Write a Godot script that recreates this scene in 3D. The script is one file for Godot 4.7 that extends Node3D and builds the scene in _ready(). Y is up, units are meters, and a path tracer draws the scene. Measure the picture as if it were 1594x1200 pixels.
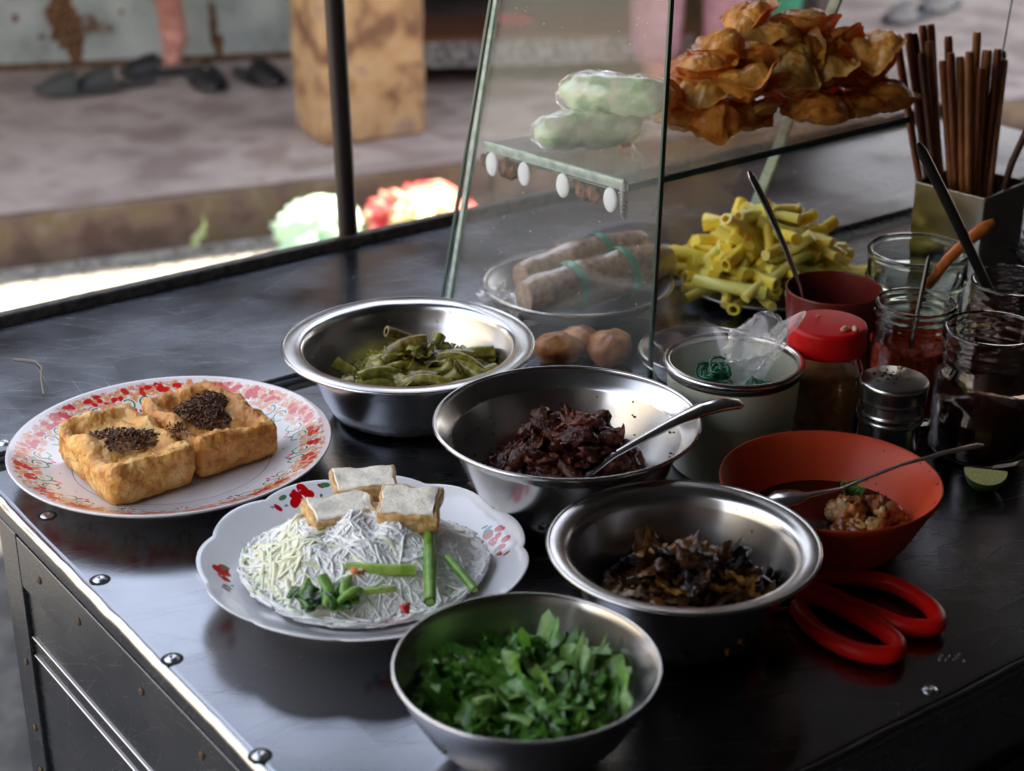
extends Node3D
# A food cart with bowls, plates, jars and a glass case, standing at a kerb.

const T := 0.8            # height of the cart's table top
var rng := RandomNumberGenerator.new()
var taken := {}
var tex_cache := {}
var M := {}

# ---------------------------------------------------------------- mesh builder
class MB:
	var v := PackedVector3Array()
	var t := PackedInt32Array()
	var uv := PackedVector2Array()

	func tri(a, b, c):
		var n := v.size()
		v.append(a); v.append(b); v.append(c)
		t.append(n); t.append(n + 1); t.append(n + 2)

	func quad(a, b, c, d):
		var n := v.size()
		v.append(a); v.append(b); v.append(c); v.append(d)
		for k in [0, 1, 2, 0, 2, 3]:
			t.append(n + k)

	# rows: an Array of PackedVector3Array of equal length
	func grid(rows: Array, wrap_cols := false, wrap_rows := false):
		var base := v.size()
		var nr := rows.size()
		var nc: int = rows[0].size()
		for r in rows:
			v.append_array(r)
		for i in (nr if wrap_rows else nr - 1):
			for j in (nc if wrap_cols else nc - 1):
				var a := base + i * nc + j
				var b := base + i * nc + (j + 1) % nc
				var c := base + ((i + 1) % nr) * nc + (j + 1) % nc
				var d := base + ((i + 1) % nr) * nc + j
				t.append(a); t.append(b); t.append(c)
				t.append(a); t.append(c); t.append(d)

	func lathe(prof: Array, seg := 48, at := Vector3.ZERO):
		var rows := []
		for p in prof:
			var row := PackedVector3Array()
			for j in seg:
				var a := TAU * j / seg
				row.append(at + Vector3(cos(a) * p[0], p[1], sin(a) * p[0]))
			rows.append(row)
		grid(rows, true)

	# a swept round (or flattened) bar; path of Vector3, radius a number or an Array
	func tube(path: Array, radius, seg := 8, flat := 1.0, caps := true, up := Vector3.UP):
		var rows := []
		var n := path.size()
		var side := Vector3.ZERO
		for i in n:
			var d: Vector3 = (path[mini(i + 1, n - 1)] - path[maxi(i - 1, 0)]).normalized()
			var r: float = radius[i] if radius is Array else radius
			if i == 0:
				side = d.cross(up)
				if side.length() < 0.05:
					side = d.cross(Vector3.RIGHT)
			side = (side - d * side.dot(d)).normalized()
			var nrm := side.cross(d).normalized()
			var row := PackedVector3Array()
			for j in seg:
				var a := TAU * j / seg
				row.append(path[i] + side * cos(a) * r + nrm * sin(a) * r * flat)
			rows.append(row)
		grid(rows, true)
		if caps:
			for e in [0, n - 1]:
				var c := v.size()
				v.append(path[e])
				v.append_array(rows[e])
				for j in seg:
					t.append(c)
					if e == 0:
						t.append(c + 1 + (j + 1) % seg); t.append(c + 1 + j)
					else:
						t.append(c + 1 + j); t.append(c + 1 + (j + 1) % seg)

	func ring(path: Array, r: float, seg := 8, flat := 1.0):
		var rows := []
		var n := path.size()
		for i in n:
			var d: Vector3 = (path[(i + 1) % n] - path[(i + n - 1) % n]).normalized()
			var side := d.cross(Vector3.UP).normalized()
			var nrm := side.cross(d).normalized()
			var row := PackedVector3Array()
			for j in seg:
				var a := TAU * j / seg
				row.append(path[i] + side * cos(a) * r + nrm * sin(a) * r * flat)
			rows.append(row)
		grid(rows, true, true)

	# a box with rounded edges; n cells on each flat face
	func box(c: Vector3, s: Vector3, bev := 0.0, n := 1, basis := Basis.IDENTITY):
		var h := s * 0.5
		bev = minf(bev, minf(h.x, minf(h.y, h.z)) * 0.98)
		var ax := []
		for k in 3:
			var hk: float = h[k]
			var l := []
			if bev > 0.0:
				l.append(-hk)
			for i in n + 1:
				l.append(lerpf(-hk + bev, hk - bev, float(i) / n))
			if bev > 0.0:
				l.append(hk)
			ax.append(l)
		for k in 3:
			var a := (k + 1) % 3
			var b := (k + 2) % 3
			for sg in [-1.0, 1.0]:
				var rows := []
				for p in ax[a]:
					var row := PackedVector3Array()
					for q in ax[b]:
						var x := Vector3.ZERO
						x[k] = h[k] * sg
						x[a] = p
						x[b] = q
						if bev > 0.0:
							var cl := Vector3(clampf(x.x, -h.x + bev, h.x - bev), clampf(x.y, -h.y + bev, h.y - bev), clampf(x.z, -h.z + bev, h.z - bev))
							x = cl + (x - cl).normalized() * bev
						row.append(c + basis * x)
					if sg < 0.0:
						row.reverse()
					rows.append(row)
				grid(rows)

	func ball(c: Vector3, s: Vector3, seg := 12, rings := 8):
		var rows := []
		for i in rings + 1:
			var b := PI * i / rings
			var row := PackedVector3Array()
			for j in seg:
				var a := TAU * j / seg
				row.append(c + Vector3(cos(a) * sin(b) * s.x, cos(b) * s.y, sin(a) * sin(b) * s.z))
			rows.append(row)
		grid(rows, true)

	func warp(f: Callable):
		for i in v.size():
			v[i] = f.call(v[i])

	func weld(step := 0.00002):
		var seen := {}
		var map := PackedInt32Array()
		var nv := PackedVector3Array()
		for p in v:
			var key := Vector3i(roundi(p.x / step), roundi(p.y / step), roundi(p.z / step))
			if not seen.has(key):
				seen[key] = nv.size()
				nv.append(p)
			map.append(seen[key])
		for i in t.size():
			t[i] = map[t[i]]
		v = nv
		return self

	func planar_uv(size: float):
		uv = PackedVector2Array()
		for p in v:
			uv.append(Vector2(p.x / size + 0.5, p.z / size + 0.5))
		return self

	func mesh(outward := true) -> ArrayMesh:
		var nt := t.size()
		if outward:
			var vol := 0.0
			for i in range(0, nt, 3):
				vol += v[t[i]].dot(v[t[i + 2]].cross(v[t[i + 1]]))
			if vol < 0.0:
				for i in range(0, nt, 3):
					var s := t[i + 1]
					t[i + 1] = t[i + 2]
					t[i + 2] = s
		var nrm := PackedVector3Array()
		nrm.resize(v.size())
		for i in range(0, nt, 3):
			var a := t[i]
			var b := t[i + 1]
			var c := t[i + 2]
			var f := (v[c] - v[a]).cross(v[b] - v[a])
			nrm[a] += f
			nrm[b] += f
			nrm[c] += f
		for i in nrm.size():
			nrm[i] = nrm[i].normalized() if nrm[i].length_squared() > 1e-30 else Vector3.UP
		var arr := []
		arr.resize(Mesh.ARRAY_MAX)
		arr[Mesh.ARRAY_VERTEX] = v
		arr[Mesh.ARRAY_NORMAL] = nrm
		if uv.size() == v.size():
			arr[Mesh.ARRAY_TEX_UV] = uv
		arr[Mesh.ARRAY_INDEX] = t
		var m := ArrayMesh.new()
		m.add_surface_from_arrays(Mesh.PRIMITIVE_TRIANGLES, arr)
		return m

# ---------------------------------------------------------------- things and parts
func numbered(called: String) -> String:
	var k: int = taken.get(called, 0)
	taken[called] = k + 1
	return called if k == 0 else "%s_%03d" % [called, k]

func thing(called: String, label: String, category: String, at := Vector3.ZERO, turn := 0.0, group := "") -> Node3D:
	var o := Node3D.new()
	o.name = numbered(called)
	add_child(o)
	o.position = at
	o.rotation.y = turn
	tag(o, label, category, group)
	return o

func tag(o: Node, label: String, category := "", group := "", kind := ""):
	if label: o.set_meta("label", label)
	if category: o.set_meta("category", category)
	if group: o.set_meta("group", group)
	if kind: o.set_meta("kind", kind)

func part(parent: Node, called: String, m: Mesh, mt: Material, x := Transform3D.IDENTITY) -> MeshInstance3D:
	var o := MeshInstance3D.new()
	o.name = called
	o.mesh = m
	o.material_override = mt
	o.transform = x
	parent.add_child(o, true)
	return o

func solo(called: String, label: String, category: String, m: Mesh, mt: Material, x := Transform3D.IDENTITY, group := "") -> MeshInstance3D:
	var o := part(self, numbered(called), m, mt, x)
	tag(o, label, category, group)
	return o

func structure(called: String, m: Mesh, mt: Material, x := Transform3D.IDENTITY) -> MeshInstance3D:
	var o := part(self, numbered(called), m, mt, x)
	o.set_meta("kind", "structure")
	return o

func stuff(o: Node):
	o.set_meta("kind", "stuff")

func W(u: float, w: float, y := T) -> Vector3:     # cart axes to world
	return Vector3(u * 0.809 + w * 0.588, y, -u * 0.588 + w * 0.809)

func xf(at: Vector3, turn := Vector3.ZERO, s := 1.0) -> Transform3D:
	return Transform3D(Basis.from_euler(turn).scaled(Vector3.ONE * s), at)

func rv(a: float) -> Vector3:
	return Vector3(rng.randf_range(-a, a), rng.randf_range(-a, a), rng.randf_range(-a, a))

func noise3(sd: int, freq: float, octaves := 3) -> FastNoiseLite:
	var n := FastNoiseLite.new()
	n.seed = sd
	n.frequency = freq
	n.fractal_octaves = octaves
	n.noise_type = FastNoiseLite.TYPE_SIMPLEX_SMOOTH
	return n

# ---------------------------------------------------------------- materials
func lin(r: float, g: float, b: float) -> Color:
	return Color(r, g, b).linear_to_srgb()

func noise_tex(sd: int, freq: float, octaves: int, stops: Array, size := 256, cell := false) -> NoiseTexture2D:
	var key := str([sd, freq, octaves, stops, size, cell])
	if tex_cache.has(key):
		return tex_cache[key]
	var n := FastNoiseLite.new()
	n.seed = sd
	n.frequency = freq
	n.fractal_octaves = octaves
	n.noise_type = FastNoiseLite.TYPE_CELLULAR if cell else FastNoiseLite.TYPE_SIMPLEX_SMOOTH
	var tx := NoiseTexture2D.new()
	tx.width = size
	tx.height = size
	tx.seamless = true
	tx.noise = n
	var g := Gradient.new()
	var off := PackedFloat32Array()
	var col := PackedColorArray()
	for s in stops:
		off.append(s[0])
		col.append(s[1] if s[1] is Color else Color(s[1], s[1], s[1]))
	g.offsets = off
	g.colors = col
	tx.color_ramp = g
	tex_cache[key] = tx
	return tx

# plain material; colours are linear base colours
func mat(called: String, c: Color, rough := 0.6, metal := 0.0) -> StandardMaterial3D:
	var m := StandardMaterial3D.new()
	m.resource_name = called
	m.albedo_color = c.linear_to_srgb()
	m.roughness = rough
	m.metallic = metal
	M[called] = m
	return m

# material mottled between linear colours; scale = tiles per metre
func mottled(called: String, stops: Array, sd: int, freq: float, scale: float, rough := 0.6, bump := 0.0, octaves := 4) -> StandardMaterial3D:
	var m := mat(called, Color(1, 1, 1), rough)
	var ss := []
	for s in stops:
		ss.append([s[0], (s[1] as Color).linear_to_srgb()])
	m.albedo_texture = noise_tex(sd, freq, octaves, ss)
	m.uv1_triplanar = true
	m.uv1_scale = Vector3.ONE * scale
	if bump != 0.0:
		m.heightmap_enabled = true
		m.heightmap_scale = bump
		m.heightmap_texture = noise_tex(7 if freq < 0.018 else 8, 0.022 if freq < 0.018 else 0.05, 4, [[0.0, 0.0], [1.0, 1.0]])
	return m

func rough_map(m: StandardMaterial3D, lo: float, hi: float, sd: int, freq: float, scale := 0.0):
	m.roughness = 1.0
	m.roughness_texture = noise_tex(sd, freq, 5, [[0.25, lo], [0.75, hi]])
	if scale > 0.0:
		m.uv1_triplanar = true
		m.uv1_scale = Vector3.ONE * scale

func glass(called: String, c: Color, alpha: float, rough := 0.02) -> StandardMaterial3D:
	var m := mat(called, c, rough)
	m.albedo_color.a = alpha
	m.transparency = BaseMaterial3D.TRANSPARENCY_ALPHA
	return m

func solid_glass(called: String, c: Color, rough := 0.02) -> StandardMaterial3D:
	var m := glass(called, c, 0.0, rough)
	m.refraction_enabled = true
	m.refraction_scale = 0.05
	return m

func _ready():
	rng.seed = 4711
	set_camera_and_light()
	make_materials()
	build_street()
	build_shelter()
	build_cart()
	build_plates()
	build_bowls()
	build_case()
	build_condiments()
	build_background_things()

func set_camera_and_light():
	var cam := Camera3D.new()
	cam.name = "camera"
	add_child(cam)
	cam.position = Vector3(0, 1.38, 0)
	cam.rotation_degrees = Vector3(-24, 0, 0)
	cam.near = 0.05
	cam.far = 400.0
	var lens := CameraAttributesPhysical.new()
	lens.frustum_focal_length = 77.87
	lens.frustum_focus_distance = 1.24
	lens.exposure_aperture = 9.0
	cam.attributes = lens
	cam.fov = 25.33
	cam.current = true

	var env := Environment.new()
	env.background_mode = Environment.BG_SKY
	var sm := ProceduralSkyMaterial.new()
	sm.sky_top_color = Color(0.71, 0.75, 0.83)
	sm.sky_horizon_color = Color(0.93, 0.91, 0.885)
	sm.sky_curve = 0.25
	sm.ground_horizon_color = Color(0.35, 0.34, 0.33)
	sm.ground_bottom_color = Color(0.2, 0.19, 0.18)
	sm.sky_energy_multiplier = 1.0
	var sky := Sky.new()
	sky.sky_material = sm
	env.sky = sky
	env.tonemap_mode = Environment.TONE_MAPPER_LINEAR
	env.tonemap_exposure = 4.6
	env.sdfgi_enabled = true
	env.ssao_enabled = true
	env.ssil_enabled = true
	var we := WorldEnvironment.new()
	we.name = "world_environment"
	we.environment = env
	add_child(we)

	var sun := DirectionalLight3D.new()
	sun.name = "sun"
	sun.light_energy = 1.6
	sun.light_color = Color(1.0, 0.95, 0.86)
	sun.light_angular_distance = 0.5
	sun.shadow_enabled = true
	add_child(sun)
	# the sun stands along the street, high up
	var towards := Vector3(-0.971 * cos(deg_to_rad(60)), -sin(deg_to_rad(60)), 0.240 * cos(deg_to_rad(60)))
	sun.look_at_from_position(Vector3.ZERO, towards, Vector3.UP)

func C3(r, g, b) -> Color:
	return Color(r, g, b)

func scratch_image(n: int, size: int, base: float, spread: float, sd: int, lines: int, dir: float) -> ImageTexture:
	# brushed sheet metal: cloudy wear with fine scratches, one value a pixel
	var im := Image.create(size, size, false, Image.FORMAT_RGBA8)
	var nz := noise3(sd, 4.0 / size, 4)
	var vals := PackedFloat32Array()
	vals.resize(size * size)
	for y in size:
		for x in size:
			vals[y * size + x] = base + spread * nz.get_noise_2d(x, y)
	var r := RandomNumberGenerator.new()
	r.seed = sd
	for k in lines:
		var a := dir + r.randfn(0.0, 0.35)
		if r.randf() < 0.2:
			a = r.randf() * TAU
		var p := Vector2(r.randf() * size, r.randf() * size)
		var d := Vector2(cos(a), sin(a))
		var ln := int(r.randf_range(20, 190))
		var s := r.randf_range(-0.07, 0.11)
		for i in ln:
			p += d
			d = d.rotated(r.randf_range(-0.004, 0.004))
			var xi := posmod(int(p.x), size)
			var yi := posmod(int(p.y), size)
			vals[yi * size + xi] += s * sin(PI * i / ln)
	for y in size:
		for x in size:
			var q := clampf(vals[y * size + x], 0.0, 1.0)
			im.set_pixel(x, y, Color(q, q, q))
	return ImageTexture.create_from_image(im)

func make_materials():
	var scratches := scratch_image(0, 1024, 0.22, 0.10, 5, 2600, 0.5)
	# cart sheet metal
	var m := mat("table_sheet", C3(0.225, 0.238, 0.268), 1.0, 1.0)
	m.roughness_texture = scratches
	m.uv1_triplanar = true
	m.uv1_scale = Vector3.ONE * 1.7
	m.heightmap_enabled = true
	m.heightmap_texture = scratches
	m.heightmap_scale = 0.005
	mat("lip_highlight_metal", C3(0.55, 0.55, 0.56), 0.22, 1.0)  # brighter than the sheet, carries the edge highlight of the lip
	mottled("rail_iron", [[0.3, C3(0.035, 0.032, 0.03)], [0.6, C3(0.09, 0.075, 0.06)], [0.8, C3(0.05, 0.045, 0.04)]], 31, 0.03, 6.0, 0.5)
	M.rail_iron.metallic = 0.5
	mat("rivet_metal", C3(0.55, 0.55, 0.56), 0.32, 1.0)
	mat("rust_screw", C3(0.10, 0.065, 0.04), 0.7, 0.4)
	mat("dark_gap", C3(0.01, 0.01, 0.01), 0.9)
	# steel ware
	m = mat("steel", C3(0.53, 0.515, 0.50), 0.2, 1.0)
	rough_map(m, 0.19, 0.27, 12, 0.012, 5.0)
	m = mat("steel_rim", C3(0.53, 0.515, 0.50), 0.18, 1.0)
	m = mat("dull_aluminium", C3(0.60, 0.60, 0.60), 0.38, 1.0)
	m = mat("spoon_steel", C3(0.66, 0.65, 0.64), 0.16, 1.0)
	mat("splash", C3(0.10, 0.06, 0.03), 0.4)
	mat("black_steel", C3(0.10, 0.095, 0.09), 0.3, 0.9)
	# street
	mottled("asphalt", [[0.2, C3(0.045, 0.043, 0.042)], [0.5, C3(0.07, 0.067, 0.064)], [0.72, C3(0.10, 0.096, 0.09)], [0.9, C3(0.06, 0.055, 0.05)]], 3, 0.02, 1.1, 0.95, 0.5)
	M.asphalt.uv1_world_triplanar = true
	mottled("pavement", [[0.2, C3(0.29, 0.225, 0.20)], [0.45, C3(0.42, 0.345, 0.31)], [0.65, C3(0.50, 0.425, 0.385)], [0.85, C3(0.33, 0.255, 0.22)]], 8, 0.012, 0.8, 0.9, 0.35)
	M.pavement.uv1_world_triplanar = true
	mottled("kerb_stone", [[0.2, C3(0.09, 0.055, 0.043)], [0.45, C3(0.15, 0.10, 0.08)], [0.62, C3(0.15, 0.11, 0.06)], [0.8, C3(0.20, 0.145, 0.125)]], 9, 0.014, 1.6, 0.92, 0.5)
	mottled("kerb_top", [[0.25, C3(0.34, 0.31, 0.30)], [0.7, C3(0.47, 0.44, 0.43)]], 10, 0.02, 1.5, 0.9, 0.3)
	mottled("gutter_sun_concrete", [[0.25, C3(0.20, 0.19, 0.17)], [0.6, C3(0.36, 0.34, 0.30)], [0.85, C3(0.26, 0.235, 0.20)]], 11, 0.02, 2.0, 0.9, 0.4)
	mottled("pillar_plaster", [[0.15, C3(0.18, 0.09, 0.05)], [0.38, C3(0.42, 0.25, 0.12)], [0.62, C3(0.50, 0.33, 0.17)], [0.85, C3(0.36, 0.23, 0.16)]], 14, 0.010, 2.2, 0.88, 0.5)
	mottled("wall_paint", [[0.12, C3(0.12, 0.075, 0.05)], [0.22, C3(0.26, 0.29, 0.27)], [0.5, C3(0.34, 0.37, 0.345)], [0.8, C3(0.42, 0.445, 0.42)]], 15, 0.012, 1.4, 0.6, 0.15)
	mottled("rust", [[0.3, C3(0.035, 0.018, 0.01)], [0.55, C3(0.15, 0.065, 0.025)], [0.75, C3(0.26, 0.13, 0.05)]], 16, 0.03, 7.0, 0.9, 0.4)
	mottled("old_wall", [[0.3, C3(0.03, 0.026, 0.024)], [0.7, C3(0.055, 0.048, 0.042)]], 17, 0.01, 0.6, 0.9)
	mat("room_plaster", C3(0.20, 0.15, 0.13), 0.9)
	mottled("unseen_tarp", [[0.3, C3(0.02, 0.021, 0.026)], [0.7, C3(0.034, 0.035, 0.04)]], 18, 0.01, 1.0, 0.75)
	mottled("roof_sheet", [[0.3, C3(0.04, 0.032, 0.028)], [0.7, C3(0.07, 0.058, 0.05)]], 19, 0.01, 0.8, 0.7)
	mat("post_paint", C3(0.022, 0.014, 0.013), 0.42, 0.3)

# ---------------------------------------------------------------- street
const SA := 0.3815       # the street runs turned by this much from the x axis
func street_xf() -> Transform3D:
	return Transform3D(Basis(Vector3.UP, SA), Vector3.ZERO)   # local x along the street, local z across it towards the cart

func build_street():
	var b := MB.new()
	b.box(Vector3(0, -0.15, 0), Vector3(240, 0.3, 240))
	structure("road", b.mesh(), M.asphalt)
	b = MB.new()
	b.box(Vector3(0, 0.05, -63.94), Vector3(120, 0.18, 120), 0.012)
	structure("pavement", b.mesh(), M.pavement, street_xf())
	var kerb := Node3D.new()
	kerb.name = "kerb"
	kerb.set_meta("kind", "structure")
	kerb.transform = street_xf()
	add_child(kerb)
	# long kerb stones laid end to end, the joints hardly open
	var s := -9.0
	var k := 0
	while s < 9.0:
		var ln := 2.6 + 0.35 * sin(k * 2.3)
		b = MB.new()
		b.box(Vector3(s + ln / 2, 0.058, -3.925 + 0.002 * sin(k * 1.7)), Vector3(ln - 0.004, 0.150, 0.03), 0.008, 2)
		part(kerb, "kerb_stone", b.weld().mesh(), M.kerb_stone)
		s += ln
		k += 1
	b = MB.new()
	b.box(Vector3(0, 0.003, -3.51), Vector3(40, 0.014, 0.80), 0.004)  # gutter widened in pale concrete, sunlit brightness partly put into the colour
	structure("gutter", b.mesh(), M.gutter_sun_concrete, street_xf())

	# shop front across the street: painted sheet wall, then a dark opening
	var wall := Node3D.new()
	wall.name = "wall"
	wall.set_meta("kind", "structure")
	wall.transform = Transform3D(Basis(Vector3.UP, 0.2), Vector3(-0.40, 0.14, -5.32))
	add_child(wall)
	for q in [[-1.05, 1.05, 1.5, 0.0], [-3.6, 1.5, 1.5, 0.012]]:
		b = MB.new()
		b.box(Vector3(q[0] + (0.0 if q[0] > -2 else 0.97), 0.94, -0.06 - q[3]), Vector3(1.66 if q[0] > -2 else 1.72, 1.84, 0.08), 0.006)
		part(wall, "wall_panel", b.mesh(), M.wall_paint)
	b = MB.new()
	b.box(Vector3(-0.11, 0.94, -0.05), Vector3(0.2, 1.84, 0.1), 0.006)
	part(wall, "door_jamb", b.mesh(), M.old_wall)
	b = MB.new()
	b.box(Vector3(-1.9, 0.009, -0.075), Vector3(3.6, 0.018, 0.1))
	part(wall, "gap_strip", b.mesh(), M.rust)  # brown strip put in for the dark gap under the wall
	# rust blooms that eat through the paint, seen as raised scabs with an edge of their own
	var nz := noise3(77, 9.0, 3)
	for q in [[-0.955, 0.145, 0.050, 0.085], [-0.935, 0.075, 0.030, 0.06], [-0.985, 0.185, 0.016, 0.03], [-0.52, 0.11, 0.012, 0.075], [-0.505, 0.05, 0.014, 0.045], [-0.87, 0.14, 0.009, 0.009], [-1.03, 0.10, 0.010, 0.010], [-1.10, 0.16, 0.010, 0.014], [-0.79, 0.165, 0.008, 0.008]]:
		b = MB.new()
		var c := MB.new()
		var rim := PackedVector3Array()
		var top := PackedVector3Array()
		for j in 22:
			var a: float = TAU * j / 22
			var w: float = 1.0 + 0.55 * nz.get_noise_2d(cos(a) * 0.2 + q[0] * 3, sin(a) * 0.2 + q[1] * 5)
			rim.append(Vector3(q[0] + cos(a) * q[2] * w, q[1] + sin(a) * q[3] * w, -0.0205))
			top.append(Vector3(q[0] + cos(a) * q[2] * w * 0.86, q[1] + sin(a) * q[3] * w * 0.86, -0.0175))
		var mid := PackedVector3Array()
		for j in 22:
			mid.append(Vector3(q[0], q[1], -0.0165))
		c.grid([rim, top, mid], true)
		part(wall, "rust_patch", c.mesh(), M.rust)
	# the dark room behind the opening
	b = MB.new()
	b.box(Vector3(0.2, 1.06, -7.4), Vector3(2.4, 1.86, 0.1))
	structure("room_wall", b.mesh(), M.room_plaster)
	b = MB.new()
	b.box(Vector3(-0.62, 1.06, -6.4), Vector3(0.08, 1.86, 1.9))
	structure("room_wall", b.mesh(), M.room_plaster)
	b = MB.new()
	b.box(Vector3(0.98, 1.06, -6.42), Vector3(0.08, 1.86, 1.86))
	structure("room_wall", b.mesh(), M.room_plaster)
	b = MB.new()
	b.box(Vector3(0.2, 0.148, -6.3), Vector3(1.5, 0.012, 2.0))
	structure("room_floor", b.mesh(), M.room_plaster)
	b = MB.new()
	b.box(Vector3(0.2, 1.96, -6.35), Vector3(1.5, 0.06, 2.0))
	structure("room_ceiling", b.mesh(), M.room_plaster)

	# shutter added above the visible opening to keep the room dark
	var shut := Node3D.new()
	shut.name = "added_shutter"
	shut.set_meta("kind", "structure")
	add_child(shut)
	for i in 13:
		b = MB.new()
		b.box(Vector3(0.10, 0.72 + 0.095 * i, -5.395), Vector3(1.08, 0.093, 0.02), 0.006)
		part(shut, "slat", b.mesh(), M.roof_sheet)
	b = MB.new()
	b.box(Vector3(0.80, 1.06, -5.40), Vector3(0.30, 1.84, 0.12), 0.006)
	structure("door_jamb", b.mesh(), M.old_wall)

	# plastered pillar that carries the unseen roof
	var pil := thing("pillar", "square ochre plastered pillar standing on the kerb edge of the pavement", "pillar", Vector3(-0.405, 0.14, -4.455), 0.47)
	b = MB.new()
	b.box(Vector3(0, 0.93, 0), Vector3(0.285, 1.858, 0.23), 0.012, 24)
	var pn := noise3(5, 7.0, 3)
	b.weld()
	b.warp(func(p): return p + Vector3(p.x, 0, p.z).normalized() * 0.006 * pn.get_noise_3dv(p))
	part(pil, "shaft", b.mesh(), M.pillar_plaster)
	var roof := Node3D.new()
	roof.name = "unseen_porch_roof"
	roof.set_meta("kind", "structure")
	roof.transform = street_xf()
	add_child(roof)
	b = MB.new()
	b.box(Vector3(0, 2.03, -4.77), Vector3(18, 0.06, 2.26), 0.01)  # unseen roof, reach and height set to shade the pavement
	part(roof, "roof_slab", b.mesh(), M.roof_sheet)

func build_shelter():
	# unseen dark walls added behind and at right to cut light and cast shade
	var b := MB.new()
	b.box(Vector3(0.3, 1.5, 1.45), Vector3(5.0, 3.0, 0.2))
	structure("added_shade_wall", b.mesh(), M.old_wall)
	b = MB.new()
	b.box(Vector3(2.35, 3.25, -0.93), Vector3(0.2, 6.5, 4.54))  # made this tall to keep the sun off the ground by the cart
	structure("added_shade_wall", b.mesh(), M.old_wall)
	# unseen cream wall added to bounce warm sunlight onto the dishes
	b = MB.new()
	b.box(Vector3(-3.6, 1.1, -0.6), Vector3(0.2, 2.2, 5.0))
	structure("added_bounce_wall", b.mesh(), mat("cream_plaster", C3(0.60, 0.56, 0.50), 0.9))
	var aw := thing("awning", "thin dark post at the back edge of the food cart under an added unseen canopy", "awning", Vector3(-0.166, 0, -1.652))
	b = MB.new()
	b.tube([Vector3(0, 0, 0), Vector3(0, 0.8, 0), Vector3(-0.012, 1.5, 0), Vector3(-0.013, 1.692, 0)], 0.0098, 14)
	part(aw, "post", b.mesh(), M.post_paint)
	for q in [Vector3(-0.45, 0, 1.3), Vector3(2.2, 0, -3.45)]:
		b = MB.new()
		var o: Vector3 = q - aw.position
		o.y = 0
		b.tube([o, o + Vector3(0, 1.692, 0)], 0.0098, 10)
		part(aw, "post", b.mesh(), M.post_paint)
	b = MB.new()
	b.box(Vector3(0.875 + 0.166, 1.70, -0.325 + 1.652), Vector3(2.75, 0.014, 3.35), 0.004)
	part(aw, "unseen_tarp", b.mesh(), M.unseen_tarp)  # unseen canopy, height and edges set to shape the light on the dishes
	b = MB.new()
	b.box(Vector3(1.225 + 0.166, 1.70, -2.751 + 1.652), Vector3(2.05, 0.014, 1.498), 0.004)
	part(aw, "unseen_tarp", b.mesh(), M.unseen_tarp)  # unseen extension added so the right of the table reflects dark

# ---------------------------------------------------------------- the cart
func cl(u: float, y: float, w: float) -> Vector3:
	return Vector3(u - 1.0, y, w + 0.84)

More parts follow.
